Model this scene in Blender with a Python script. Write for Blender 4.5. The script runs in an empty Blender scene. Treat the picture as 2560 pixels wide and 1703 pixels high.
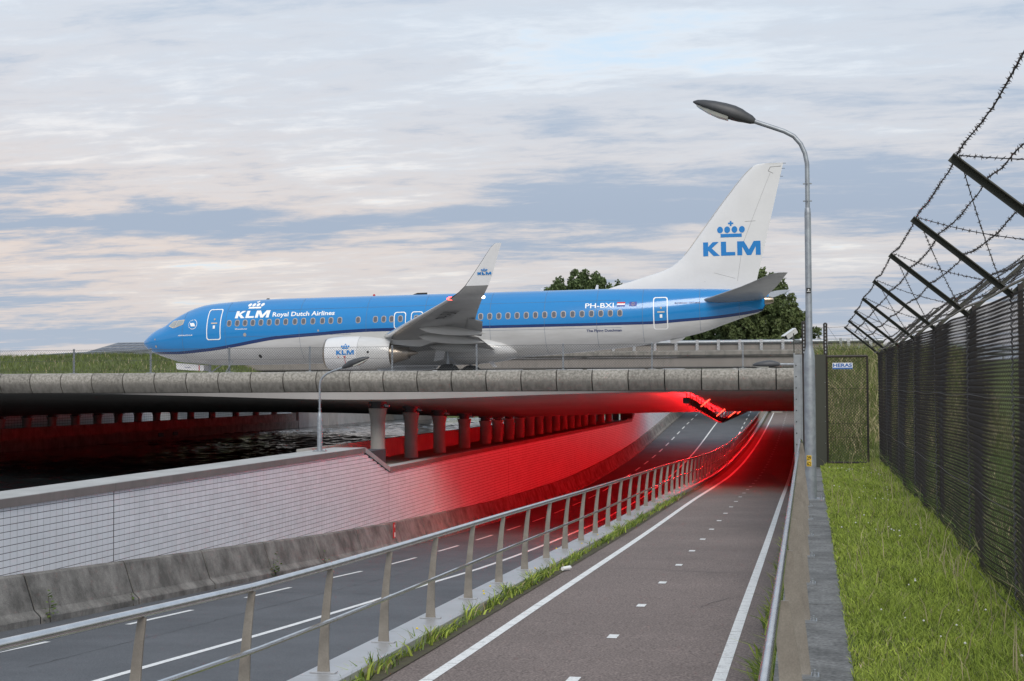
import bpy, bmesh, math, random
import numpy as np
from mathutils import Vector, Matrix
R = math.radians
random.seed(7); rng = np.random.default_rng(7)
scn = bpy.context.scene
COL = scn.collection

# ------------------------------------------------------------------ camera
cam = bpy.data.cameras.new('camera'); cam.sensor_width = 36; cam.lens = 3600 / 2560 * 36
cam.clip_start = 0.1; cam.clip_end = 6000
co = bpy.data.objects.new('camera', cam); COL.objects.link(co)
co.matrix_world = (Matrix.Translation((0, 0, 1.7)) @ Matrix.Rotation(R(11.6), 4, 'Z')
                   @ Matrix.Rotation(R(90 + 1.833), 4, 'X') @ Matrix.Rotation(R(-0.3), 4, 'Z'))
scn.camera = co

# ------------------------------------------------------------------ world: evening sky with broken stratocumulus
SUN_EL, SUN_AZ = R(38), R(162)          # azimuth measured from +Y clockwise: behind the camera, a little to the right
wld = bpy.data.worlds.new('World'); scn.world = wld; wld.use_nodes = True
nt = wld.node_tree; nt.nodes.clear()
def N(t, ty, **k):
    n = t.nodes.new(ty)
    for a, v in k.items():
        if a.startswith('i_'):
            n.inputs[int(a[2:]) if a[2:].isdigit() else a[2:]].default_value = v
        else: setattr(n, a, v)
    return n
def LK(t, a, b): t.links.new(a, b)
def math_n(t, op, a, b=None, c=None, clamp=False):
    n = t.nodes.new('ShaderNodeMath'); n.operation = op; n.use_clamp = clamp
    for i, v in enumerate((a, b, c)):
        if v is None: continue
        if isinstance(v, (int, float)): n.inputs[i].default_value = v
        else: t.links.new(v, n.inputs[i])
    return n.outputs[0]
def mix_c(t, f, a, b, mode='MIX'):
    n = t.nodes.new('ShaderNodeMix'); n.data_type = 'RGBA'; n.blend_type = mode
    for s, v in ((n.inputs[0], f), (n.inputs[6], a), (n.inputs[7], b)):
        if isinstance(v, (int, float)): s.default_value = v
        elif isinstance(v, (tuple, list)): s.default_value = (*v, 1) if len(v) == 3 else v
        else: t.links.new(v, s)
    return n.outputs[2]
def ramp(t, f, stops, interp='LINEAR'):
    n = t.nodes.new('ShaderNodeValToRGB'); n.color_ramp.interpolation = interp
    e = n.color_ramp.elements
    while len(e) < len(stops): e.new(0.5)
    for x, (p, c) in zip(e, stops):
        x.position = p; x.color = (c, c, c, 1) if isinstance(c, (int, float)) else (*c, 1)
    t.links.new(f, n.inputs[0]); return n.outputs[0]
tc = N(nt, 'ShaderNodeTexCoord'); sep = N(nt, 'ShaderNodeSeparateXYZ'); LK(nt, tc.outputs['Generated'], sep.inputs[0])
zc = math_n(nt, 'MAXIMUM', sep.outputs[2], 0.0)
den = math_n(nt, 'ADD', zc, 0.09)
px = math_n(nt, 'DIVIDE', sep.outputs[0], den); py = math_n(nt, 'DIVIDE', sep.outputs[1], den)
cmb = N(nt, 'ShaderNodeCombineXYZ'); LK(nt, px, cmb.inputs[0]); LK(nt, py, cmb.inputs[1])
def sky_noise(sc, loc, rotz, scale, detail, rough, dist=0.0):
    mp = N(nt, 'ShaderNodeMapping'); mp.inputs['Location'].default_value = loc
    mp.inputs['Rotation'].default_value = (0, 0, rotz); mp.inputs['Scale'].default_value = sc
    LK(nt, cmb.outputs[0], mp.inputs[0])
    n = N(nt, 'ShaderNodeTexNoise'); n.inputs['Scale'].default_value = scale; n.inputs['Detail'].default_value = detail
    n.inputs['Roughness'].default_value = rough; n.inputs['Distortion'].default_value = dist
    LK(nt, mp.outputs[0], n.inputs[0]); return n.outputs[0]
big = sky_noise((0.5, 0.8, 1), (5.3, 2.9, 0), R(-12), 0.85, 3, 0.5, 0.6)
mid = sky_noise((0.55, 1.15, 1), (9.4, 1.2, 0), R(-10), 1.7, 9, 0.62, 0.45)
fine = sky_noise((0.8, 1.45, 1), (2.4, 5.2, 0), R(-6), 6.5, 9, 0.65, 0.5)
dens = math_n(nt, 'ADD', math_n(nt, 'MULTIPLY', big, 0.5), math_n(nt, 'MULTIPLY', mid, 0.36))
dens = math_n(nt, 'ADD', dens, math_n(nt, 'MULTIPLY', fine, 0.15))
sky = N(nt, 'ShaderNodeTexSky', sky_type='NISHITA', sun_disc=False, sun_elevation=SUN_EL, sun_rotation=SUN_AZ,
        air_density=1.0, dust_density=2.2, ozone_density=1.4)
skyc = mix_c(nt, 1.0, sky.outputs[0], (0.1, 0.1, 0.1), 'MULTIPLY')
# thin high haze over the clear gaps, blue grey cloud bases, cream cloud edges
gap = mix_c(nt, 0.8, skyc, (0.52, 0.63, 0.73))
elev = ramp(nt, zc, [(0.0, 1.0), (0.10, 0.9), (0.19, 0.4), (0.34, 0.08)])
west = ramp(nt, math_n(nt, 'ADD', sep.outputs[0], 1.0), [(0.0, 1.0), (0.45, 1.0), (0.9, 0.35), (1.0, 0.3)])
warm = mix_c(nt, west, (0.66, 0.60, 0.54), (0.88, 0.65, 0.46))
cream = mix_c(nt, elev, (0.58, 0.61, 0.655), warm)
base = mix_c(nt, elev, (0.305, 0.365, 0.46), (0.275, 0.33, 0.415))
m_edge = ramp(nt, dens, [(0.36, 0.0), (0.43, 0.65), (0.50, 1.0)], 'EASE')
rip = sky_noise((0.8, 1.6, 1), (4.4, 8.1, 0), R(-4), 10.0, 7, 0.62, 0.4)
cored = math_n(nt, 'ADD', dens, math_n(nt, 'MULTIPLY', math_n(nt, 'SUBTRACT', rip, 0.5), 0.08))
m_core = ramp(nt, cored, [(0.40, 0.0), (0.47, 0.45), (0.57, 1.0)], 'EASE')
c1 = mix_c(nt, m_edge, gap, cream); c2 = mix_c(nt, m_core, c1, base)
top = ramp(nt, zc, [(0.12, 0.0), (0.28, 0.35), (0.5, 0.35)])
c2 = mix_c(nt, top, c2, (0.47, 0.56, 0.655))
hz = ramp(nt, zc, [(0.0, 0.5), (0.05, 0.28), (0.10, 0.05), (0.16, 0.0)])
c3 = mix_c(nt, hz, c2, (0.36, 0.40, 0.46))
bg = N(nt, 'ShaderNodeBackground'); bg.inputs[1].default_value = 1.0; LK(nt, c3, bg.inputs[0])
wo = N(nt, 'ShaderNodeOutputWorld'); LK(nt, bg.outputs[0], wo.inputs[0])

sl = bpy.data.lights.new('sun', 'SUN'); sl.energy = 1.5; sl.angle = R(30); sl.color = (1.0, 0.93, 0.84)
so = bpy.data.objects.new('sun', sl); COL.objects.link(so)
sd = Vector((math.sin(SUN_AZ) * math.cos(SUN_EL), math.cos(SUN_AZ) * math.cos(SUN_EL), math.sin(SUN_EL)))
so.rotation_euler = sd.to_track_quat('Z', 'Y').to_euler(); so.location = (-30, -30, 60)
scn.view_settings.view_transform = 'Standard'; scn.view_settings.look = 'None'
scn.view_settings.exposure = 0.5; scn.view_settings.gamma = 1; scn.view_settings.use_curve_mapping = False
scn.render.engine = 'CYCLES'; scn.cycles.use_denoising = True; scn.cycles.max_bounces = 6
scn.cycles.sample_clamp_indirect = 6.0

# ------------------------------------------------------------------ materials
MATS = {}
def mat(name, col=(.5, .5, .5), rough=.6, metal=0., col2=None, scale=3., detail=6., lo=.35, hi=.65, streak=0.,
        streak_col=(.03, .03, .028), bump=0., bscale=40., island=0., coat=0., spec=.5, emis=None, estr=0., space='pos',
        speck=0., speck_scale=120., trans=0., aniso=None):
    m = bpy.data.materials.new(name); m.use_nodes = True; t = m.node_tree
    b = t.nodes['Principled BSDF']
    b.inputs['Roughness'].default_value = rough; b.inputs['Metallic'].default_value = metal
    b.inputs['Specular IOR Level'].default_value = spec
    if coat: b.inputs['Coat Weight'].default_value = coat; b.inputs['Coat Roughness'].default_value = .08
    if space == 'pos': g = N(t, 'ShaderNodeNewGeometry'); P = g.outputs['Position']
    else: g = N(t, 'ShaderNodeTexCoord'); P = g.outputs['Object']
    c = None
    if col2 is not None:
        n = N(t, 'ShaderNodeTexNoise'); n.inputs['Scale'].default_value = scale; n.inputs['Detail'].default_value = detail
        n.inputs['Roughness'].default_value = .65
        if aniso: mpa = N(t, 'ShaderNodeMapping'); mpa.inputs['Scale'].default_value = aniso; LK(t, P, mpa.inputs[0]); LK(t, mpa.outputs[0], n.inputs[0])
        else: LK(t, P, n.inputs[0])
        c = mix_c(t, ramp(t, n.outputs[0], [(lo, 0.), (hi, 1.)]), col, col2)
    if speck:
        n = N(t, 'ShaderNodeTexNoise'); n.inputs['Scale'].default_value = speck_scale; n.inputs['Detail'].default_value = 2
        LK(t, P, n.inputs[0])
        k = ramp(t, n.outputs[0], [(.3, 1 - speck), (.7, 1 + speck)])
        c = mix_c(t, 1., c if c is not None else col, k, 'MULTIPLY')
    if streak:
        mp = N(t, 'ShaderNodeMapping'); mp.inputs['Scale'].default_value = (3.5, 3.5, .35); LK(t, P, mp.inputs[0])
        n = N(t, 'ShaderNodeTexNoise'); n.inputs['Scale'].default_value = 1.6; n.inputs['Detail'].default_value = 7
        n.inputs['Roughness'].default_value = .7; LK(t, mp.outputs[0], n.inputs[0])
        f = ramp(t, n.outputs[0], [(.48, 0.), (.72, streak)])
        c = mix_c(t, f, c if c is not None else col, streak_col)
    if island:
        gi = N(t, 'ShaderNodeNewGeometry')
        k = ramp(t, gi.outputs['Random Per Island'], [(0., 1 - island), (1., 1 + island)])
        c = mix_c(t, 1., c if c is not None else col, k, 'MULTIPLY')
    if c is None: b.inputs['Base Color'].default_value = (*col, 1)
    else: LK(t, c, b.inputs['Base Color'])
    if bump:
        n = N(t, 'ShaderNodeTexNoise'); n.inputs['Scale'].default_value = bscale; n.inputs['Detail'].default_value = 5
        LK(t, P, n.inputs[0]); bp = N(t, 'ShaderNodeBump'); bp.inputs['Strength'].default_value = bump
        bp.inputs['Distance'].default_value = .02; LK(t, n.outputs[0], bp.inputs['Height']); LK(t, bp.outputs[0], b.inputs['Normal'])
    if emis: b.inputs['Emission Color'].default_value = (*emis, 1); b.inputs['Emission Strength'].default_value = estr
    if trans:
        tr = N(t, 'ShaderNodeBsdfTranslucent'); ms = N(t, 'ShaderNodeMixShader'); ms.inputs[0].default_value = trans
        if c is not None: LK(t, c, tr.inputs[0])
        else: tr.inputs[0].default_value = (*col, 1)
        LK(t, b.outputs[0], ms.inputs[1]); LK(t, tr.outputs[0], ms.inputs[2])
        LK(t, ms.outputs[0], t.nodes['Material Output'].inputs[0])
    MATS[name] = m; return m

CONC = mat('weathered concrete', (.30, .28, .25), .85, col2=(.17, .16, .14), scale=1.6, streak=.5, bump=.5, bscale=25, speck=.25, speck_scale=30)
def _fascia():
    m = mat('lichened bridge edge concrete', (.3, .3, .3), .9); t = m.node_tree; b = t.nodes['Principled BSDF']
    g = N(t, 'ShaderNodeNewGeometry'); P = g.outputs['Position']; oi = N(t, 'ShaderNodeObjectInfo')
    def nz(sc, d, scale=(1, 1, 1), rg=.65):
        mp = N(t, 'ShaderNodeMapping'); mp.inputs['Scale'].default_value = scale; LK(t, P, mp.inputs[0])
        n = N(t, 'ShaderNodeTexNoise'); n.inputs['Scale'].default_value = sc; n.inputs['Detail'].default_value = d; n.inputs['Roughness'].default_value = rg; LK(t, mp.outputs[0], n.inputs[0]); return n.outputs[0]
    sp = N(t, 'ShaderNodeSeparateXYZ'); LK(t, P, sp.inputs[0])
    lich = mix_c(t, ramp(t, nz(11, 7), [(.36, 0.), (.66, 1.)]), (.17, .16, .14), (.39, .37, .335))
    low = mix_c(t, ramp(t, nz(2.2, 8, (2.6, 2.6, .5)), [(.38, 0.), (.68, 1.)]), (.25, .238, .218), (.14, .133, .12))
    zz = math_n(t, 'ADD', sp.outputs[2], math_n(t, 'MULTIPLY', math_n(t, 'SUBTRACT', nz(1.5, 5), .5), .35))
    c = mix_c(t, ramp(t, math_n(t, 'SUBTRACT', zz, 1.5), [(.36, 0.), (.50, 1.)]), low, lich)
    k = ramp(t, oi.outputs['Random'], [(0., .86), (1., 1.14)]); c = mix_c(t, 1., c, k, 'MULTIPLY'); LK(t, c, b.inputs['Base Color'])
    bp = N(t, 'ShaderNodeBump'); bp.inputs['Strength'].default_value = .5; bp.inputs['Distance'].default_value = .02; LK(t, nz(30, 5), bp.inputs['Height']); LK(t, bp.outputs[0], b.inputs['Normal'])
    return m
FASC = _fascia()
CONC_SM = mat('smooth concrete', (.38, .37, .35), .8, col2=(.30, .29, .275), scale=.8, streak=.2, bump=.15, bscale=30)
CONC_UN = mat('bridge soffit concrete', (.46, .44, .43), .8, col2=(.39, .37, .36), scale=.35, bump=.1, bscale=10)
BARR = mat('dirty barrier concrete', (.255, .243, .225), .9, col2=(.11, .105, .097), scale=1.5, lo=.38, hi=.64, streak=.35, streak_col=(.05, .047, .043), bump=.35, bscale=35, speck=.2, speck_scale=45)
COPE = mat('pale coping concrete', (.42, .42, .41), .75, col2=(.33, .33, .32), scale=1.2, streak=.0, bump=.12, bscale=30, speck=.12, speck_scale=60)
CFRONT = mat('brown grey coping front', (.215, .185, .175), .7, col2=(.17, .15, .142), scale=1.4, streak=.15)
SLAB = mat('grey wall slab', (.22, .22, .215), .85, col2=(.075, .075, .073), scale=2.6, lo=.3, hi=.7, bump=.4, bscale=45, speck=.35, speck_scale=35)
TILE = mat('white glazed tile', (.78, .80, .84), .36, col2=(.68, .70, .73), scale=.9, lo=.45, hi=.85, island=.05, streak=.12, streak_col=(.35, .34, .33))
GROUT = mat('dark grout', (.05, .05, .055), .9)
ASPH = mat('road asphalt', (.118, .124, .135), .85, col2=(.092, .097, .106), scale=.5, speck=.35, speck_scale=55, bump=.3, bscale=120, spec=.35)
PATH = mat('bike path asphalt', (.218, .176, .162), .9, col2=(.170, .138, .127), scale=.45, lo=.3, hi=.7, speck=.5, speck_scale=40, bump=.35, bscale=90, spec=.3)
PAINT = mat('road paint', (.76, .76, .75), .6, col2=(.40, .40, .39), scale=9, lo=.5, hi=.8, speck=.15, speck_scale=60)
STEEL = mat('brushed stainless', (.72, .72, .72), .2, 1., col2=(.58, .58, .58), scale=6)
ZINC = mat('galvanised steel', (.40, .42, .44), .45, .75, col2=(.30, .32, .34), scale=7)
POSTC = mat('post grey beige paint', (.31, .28, .24), .55, .3, col2=(.23, .205, .175), scale=5, speck=.1)
ALUC = mat('pale metal coping', (.55, .55, .56), .35, .5, col2=(.48, .48, .48), scale=1.5)
DARKG = mat('lamp head grey', (.075, .078, .085), .5, .2, col2=(.055, .057, .062), scale=6)
LAMPP = mat('lamp pole galvanised', (.36, .39, .42), .5, .55, col2=(.28, .30, .33), scale=9, lo=.4, hi=.6)
LENS = mat('lamp lens', (.55, .55, .5), .15, 0, spec=.7)
PVC = mat('black plastic wire', (.034, .027, .023), .5, spec=.4)
WIRE = mat('rusty barbed wire', (.06, .055, .055), .6, .4)
OLIVE = mat('dark olive steel', (.045, .047, .035), .5)
GALVW = mat('galvanised wire', (.10, .105, .11), .6, .3)
BLACK = mat('black', (.012, .012, .012), .6)
SOIL = mat('soil', (.06, .05, .035), .95, col2=(.09, .085, .04), scale=6, bump=.4)
GRASSG = mat('grass floor', (.12, .155, .036), .95, col2=(.085, .10, .03), scale=2.5, bump=.4, bscale=20)
BLADE = mat('grass blade', (.44, .52, .095), .6, col2=(.32, .41, .07), scale=1.3, island=.35, trans=.35, spec=.25)
BLADEF = mat('bank grass blade', (.17, .215, .048), .75, col2=(.11, .15, .036), scale=.5, island=.4, trans=.25, spec=.2)
EMBG = mat('embankment grass blade', (.20, .245, .07), .75, col2=(.12, .155, .045), scale=.6, island=.4, trans=.35, spec=.2)
DRY = mat('dry grass stalk', (.46, .39, .23), .8, island=.3, trans=.2)
WEED = mat('weed leaf', (.115, .19, .040), .6, col2=(.165, .225, .05), scale=5, island=.35, trans=.3)
FLOW = mat('white clover', (.75, .74, .70), .7)
YELF = mat('yellow flower', (.75, .55, .03), .6)
LEAF = mat('tree leaf', (.155, .19, .075), .6, col2=(.095, .13, .052), scale=.5, island=.4, trans=.25, spec=.3)
LEAF2 = mat('darker tree leaf', (.125, .17, .068), .6, col2=(.075, .11, .043), scale=.5, island=.4, trans=.25, spec=.3)
BARK = mat('bark', (.075, .06, .045), .9, col2=(.04, .033, .025), scale=8, bump=.5)
RED = mat('red lamp tube', (1, .05, .03), .4, emis=(1.0, .012, .016), estr=215)
REDX = mat('red cross lamp', (1, .1, .05), .4, emis=(1.0, .06, .03), estr=4)
PBLUE = mat('sky blue aircraft paint', (.008, .215, .54), .2, coat=.5, col2=(.0085, .195, .50), scale=1.2, space='obj', aniso=(.2, 1, 1.5))
PNAVY = mat('dark blue aircraft paint', (.003, .026, .13), .25, coat=.5)
PGREY = mat('pale grey aircraft paint', (.585, .585, .585), .3, coat=.4, col2=(.49, .487, .48), scale=1.6, space='obj', aniso=(.22, 1, 1.6))
PWHITE = mat('white aircraft paint', (.68, .68, .69), .28, coat=.4, col2=(.64, .64, .65), scale=.8, space='obj')
PLOGO = mat('logo blue', (.012, .19, .52), .3)
PTXT = mat('white lettering', (.85, .86, .86), .35)
PDARK = mat('navy lettering', (.01, .03, .14), .4)
WINGG = mat('wing grey paint', (.235, .235, .232), .35, coat=.2, col2=(.19, .19, .188), scale=1.4, space='obj')
FAIRG = mat('wing fairing paint', (.44, .44, .43), .35, coat=.2)
SLATM = mat('polished leading edge', (.66, .66, .66), .28, 1.)
PANE = mat('cabin pane', (.10, .10, .12), .12, spec=.8)
WFRAME = mat('window surround', (.36, .33, .31), .4)
CPFR = mat('cockpit frame', (.60, .52, .42), .4)
CPANE = mat('cockpit pane', (.32, .34, .33), .08, spec=1.)
RUBBER = mat('tyre rubber', (.02, .02, .021), .8)
METAL = mat('exhaust metal', (.30, .25, .20), .32, 1., col2=(.42, .36, .30), scale=3, space='obj')
REDD = mat('red paint', (.45, .02, .02), .5)
ORNG = mat('orange paint', (.5, .15, .03), .5)
NAVR = mat('red wing tip light', (1, .02, .02), emis=(1, .04, .03), estr=9)
NAVW = mat('white wing tip light', (1, 1, 1), emis=(1, .95, .85), estr=6)
WATER = mat('canal water', (.012, .016, .018), .06, spec=.5)
def _water():
    t = WATER.node_tree; b = t.nodes['Principled BSDF']; g = N(t, 'ShaderNodeNewGeometry')
    mp = N(t, 'ShaderNodeMapping'); mp.inputs['Scale'].default_value = (1.0, .55, 1); mp.inputs['Rotation'].default_value = (0, 0, .5)
    LK(t, g.outputs['Position'], mp.inputs[0])
    n = N(t, 'ShaderNodeTexNoise'); n.inputs['Scale'].default_value = 2.2; n.inputs['Detail'].default_value = 6; n.inputs['Distortion'].default_value = .8
    LK(t, mp.outputs[0], n.inputs[0]); bp = N(t, 'ShaderNodeBump'); bp.inputs['Strength'].default_value = .6; bp.inputs['Distance'].default_value = .10
    LK(t, n.outputs[0], bp.inputs['Height']); LK(t, bp.outputs[0], b.inputs['Normal'])
_water()
SIGNW = mat('sign white', (.75, .77, .8), .4); SIGNB = mat('sign blue', (.03, .13, .42), .4)
YELL = mat('yellow sticker', (.85, .55, .02), .5)
PVGL = mat('solar glass', (.030, .035, .055), .25, spec=.6); ROOFM = mat('roof sheet', (.12, .13, .14), .5)
VIA = mat('viaduct concrete', (.30, .275, .25), .85, col2=(.24, .22, .20), scale=.5, streak=.3)
FARTILE = mat('far tiled wall', (.66, .66, .65), .5)
def _fartile():
    t = FARTILE.node_tree; b = t.nodes['Principled BSDF']; g = N(t, 'ShaderNodeNewGeometry'); s = N(t, 'ShaderNodeSeparateXYZ'); LK(t, g.outputs['Position'], s.inputs[0])
    k = N(t, 'ShaderNodeCombineXYZ'); LK(t, s.outputs[1], k.inputs[0]); LK(t, s.outputs[2], k.inputs[1])
    br = N(t, 'ShaderNodeTexBrick'); br.offset = 0; br.inputs['Scale'].default_value = 1; br.inputs['Brick Width'].default_value = .47; br.inputs['Row Height'].default_value = .235
    br.inputs['Mortar Size'].default_value = .014; br.inputs['Color1'].default_value = (.66, .66, .65, 1); br.inputs['Color2'].default_value = (.6, .6, .6, 1); br.inputs['Mortar'].default_value = (.08, .08, .08, 1)
    LK(t, k.outputs[0], br.inputs[0]); LK(t, br.outputs[0], b.inputs['Base Color'])
_fartile()
FLR = mat('flag red', (.5, .02, .03), .4); FLB = mat('flag blue', (.02, .05, .3), .4)

# ------------------------------------------------------------------ mesh helpers
class MB:
    def __init__(s): s.v = []; s.f = []; s.m = []; s.n = 0
    def add(s, v, f, mi=0):
        s.v.extend(map(tuple, v)); o = s.n; s.n += len(v)
        for q in f: s.f.append(tuple(i + o for i in q)); s.m.append(mi)
        return s
    def box(s, a, b, mi=0):
        (x0, y0, z0), (x1, y1, z1) = a, b
        return s.add([(x0, y0, z0), (x1, y0, z0), (x1, y1, z0), (x0, y1, z0), (x0, y0, z1), (x1, y0, z1), (x1, y1, z1), (x0, y1, z1)],
              [(0, 3, 2, 1), (4, 5, 6, 7), (0, 1, 5, 4), (1, 2, 6, 5), (2, 3, 7, 6), (3, 0, 4, 7)], mi)
    def obox(s, c, ax, half, mi=0):
        c = np.array(c, float); ax = [np.array(a, float) for a in ax]; v = []
        for k in (-1, 1):
            for j, i in ((-1, -1), (-1, 1), (1, 1), (1, -1)):
                v.append(c + ax[0] * half[0] * i + ax[1] * half[1] * j + ax[2] * half[2] * k)
        return s.add(v, [(0, 3, 2, 1), (4, 5, 6, 7), (0, 1, 5, 4), (1, 2, 6, 5), (2, 3, 7, 6), (3, 0, 4, 7)], mi)
    def loft(s, rings, mi=0, closed=True, cap=True, mfun=None):
        n = len(rings[0]); v = [p for r in rings for p in r]; f = []; ms = []
        for i in range(len(rings) - 1):
            for j in range(n if closed else n - 1):
                k = (j + 1) % n
                f.append((i * n + j, i * n + k, (i + 1) * n + k, (i + 1) * n + j)); ms.append(mfun(i, j) if mfun else mi)
        if cap and closed:
            f.append(tuple(range(n))[::-1]); ms.append(mfun(0, 0) if mfun else mi)
            o = (len(rings) - 1) * n; f.append(tuple(range(o, o + n))); ms.append(mfun(len(rings) - 2, 0) if mfun else mi)
        o = s.n; s.v.extend(map(tuple, v)); s.n += len(v)
        for q, mm in zip(f, ms): s.f.append(tuple(i + o for i in q)); s.m.append(mm)
        return s
    def tube(s, pts, r, n=8, mi=0, cap=True):
        pts = [np.array(p, float) for p in pts]; rs = r if isinstance(r, (list, tuple)) else [r] * len(pts)
        rings = []; up = None
        for i, p in enumerate(pts):
            a = pts[max(0, i - 1)]; b = pts[min(len(pts) - 1, i + 1)]
            t = (b - a); L = np.linalg.norm(t); t = t / L if L > 1e-9 else np.array((0, 0, 1.))
            if up is None:
                up = np.array((0, 0, 1.)) if abs(t[2]) < .9 else np.array((1., 0, 0))
            u = up - t * (up @ t); u /= np.linalg.norm(u); up = u; w = np.cross(t, u)
            rings.append([p + rs[i] * (u * math.cos(2 * math.pi * k / n) + w * math.sin(2 * math.pi * k / n)) for k in range(n)])
        return s.loft(rings, mi, True, cap)
    def lathe(s, prof, c=(0, 0, 0), axis='Z', n=16, mi=0, mfun=None):
        rings = []
        for h, r in prof:
            rg = []
            for k in range(n):
                a = 2 * math.pi * k / n; x, y = r * math.cos(a), r * math.sin(a)
                rg.append((c[0] + x, c[1] + y, c[2] + h) if axis == 'Z' else (c[0] + h, c[1] + x, c[2] + y) if axis == 'X' else (c[0] + x, c[1] + h, c[2] + y))
            rings.append(rg)
        return s.loft(rings, mi, True, True, mfun)
    def build(s, name, mats, parent=None, smooth=False, local=False, **props):
        me = bpy.data.meshes.new(name); me.from_pydata(s.v, [], s.f)
        mats = mats if isinstance(mats, (list, tuple)) else [mats]
        for m in mats: me.materials.append(m)
        if len(mats) > 1: me.polygons.foreach_set('material_index', s.m)
        fix(me, smooth)
        return link(name, me, parent, local, **props)
def fix(me, smooth):
    bm = bmesh.new(); bm.from_mesh(me); bmesh.ops.recalc_face_normals(bm, faces=bm.faces); bm.to_mesh(me); bm.free()
    if smooth:
        me.polygons.foreach_set('use_smooth', [True] * len(me.polygons))
        try: me.set_sharp_from_angle(angle=R(38 if smooth is True else smooth))
        except Exception: pass
    me.update()
def link(name, me, parent=None, local=False, **props):
    o = bpy.data.objects.new(name, me); COL.objects.link(o)
    if parent is not None:
        o.parent = parent
        if not local:
            T = Vector((0, 0, 0)); p = parent
            while p is not None: T += p.location; p = p.parent
            if parent.get('_root'): o.matrix_parent_inverse = Matrix.Translation(-T)
    for k, v in props.items(): o[k] = v
    return o
def thing(name, label, cat, loc=(0, 0, 0), **props):
    o = bpy.data.objects.new(name, None); COL.objects.link(o); o.location = loc; o.empty_display_size = .3
    o['label'] = label; o['category'] = cat; o['_root'] = 1
    for k, v in props.items(): o[k] = v
    return o
def raw(name, V, F, mats, parent=None, midx=None, smooth=False, **props):
    """fast mesh from numpy arrays; F is (n,3) or (n,4)"""
    V = np.asarray(V, np.float32); F = np.asarray(F, np.int32); k = F.shape[1]
    me = bpy.data.meshes.new(name); me.vertices.add(len(V)); me.vertices.foreach_set('co', V.ravel())
    me.loops.add(F.size); me.loops.foreach_set('vertex_index', F.ravel())
    me.polygons.add(len(F)); me.polygons.foreach_set('loop_start', np.arange(0, F.size, k, dtype=np.int32))
    mats = mats if isinstance(mats, (list, tuple)) else [mats]
    for m in mats: me.materials.append(m)
    if midx is not None: me.polygons.foreach_set('material_index', np.asarray(midx, np.int32))
    if smooth: me.polygons.foreach_set('use_smooth', np.ones(len(F), bool))
    me.update(calc_edges=True); me.validate()
    return link(name, me, parent, **props)
def curve(xs, ys):
    """smooth interpolation through points (monotone cubic)"""
    xs = np.array(xs, float); ys = np.array(ys, float); h = np.diff(xs); d = np.diff(ys) / h
    m = np.zeros_like(xs); m[0] = d[0]; m[-1] = d[-1]
    for i in range(1, len(xs) - 1):
        m[i] = 0 if d[i - 1] * d[i] <= 0 else (h[i - 1] + h[i]) * 3 / ((2 * h[i] + h[i - 1]) / d[i - 1] + (h[i] + 2 * h[i - 1]) / d[i])
    def f(x):
        x = np.clip(np.asarray(x, float), xs[0], xs[-1]); i = np.clip(np.searchsorted(xs, x) - 1, 0, len(xs) - 2)
        t = (x - xs[i]) / h[i]
        return ((1 + 2 * t) * (1 - t) ** 2 * ys[i] + t * (1 - t) ** 2 * h[i] * m[i] + t * t * (3 - 2 * t) * ys[i + 1] + t * t * (t - 1) * h[i] * m[i + 1])
    return f
def ribbon(mb, xa, xb, y0, y1, zf, step=2., dz=0., mi=0):
    ys = np.linspace(y0, y1, max(2, int(abs(y1 - y0) / step) + 1)); v = []
    for y in ys: z = float(zf(y)) + dz; v += [(xa, y, z), (xb, y, z)]
    return mb.add(v, [(2 * i, 2 * i + 1, 2 * i + 3, 2 * i + 2) for i in range(len(ys) - 1)], mi)
def chain(name, origin, udir, ndir, L, H, p, q, r, matl, parent, bulge=None, topz=None, depth=.004, **props):
    """chain link mesh: interlocked zigzag wires, three sided"""
    u = np.array(udir, float); n = np.array(ndir, float); o = np.array(origin, float)
    W = int(L / (p / 2)); K = int(H / (q / 2)) + 1
    i = np.arange(W)[:, None]; k = np.arange(K)[None, :]
    odd = ((i + k) % 2)
    s = (i + odd) * (p / 2); z = np.broadcast_to(k * (q / 2), s.shape).astype(float)
    dd = np.where(k % 2 == 0, depth, -depth) * np.ones_like(s)
    if bulge is not None: dd = dd + bulge(s, z)
    P = o + s[..., None] * u + z[..., None] * np.array((0, 0, 1.)) + dd[..., None] * n
    if topz is not None: P[..., 2] += topz(s)
    offs = [n * r, (-.5 * n) * r + .87 * r * u, (-.5 * n) * r - .87 * r * u]
    V = np.stack([P + w for w in offs], 2).reshape(-1, 3)
    idx = (np.arange(W)[:, None] * K + np.arange(K - 1)[None, :]).ravel() * 3
    F = []
    for a, b in ((0, 1), (1, 2), (2, 0)): F.append(np.stack([idx + a, idx + b, idx + 3 + b, idx + 3 + a], 1))
    return raw(name, V, np.concatenate(F), matl, parent, smooth=True, **props)
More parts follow.
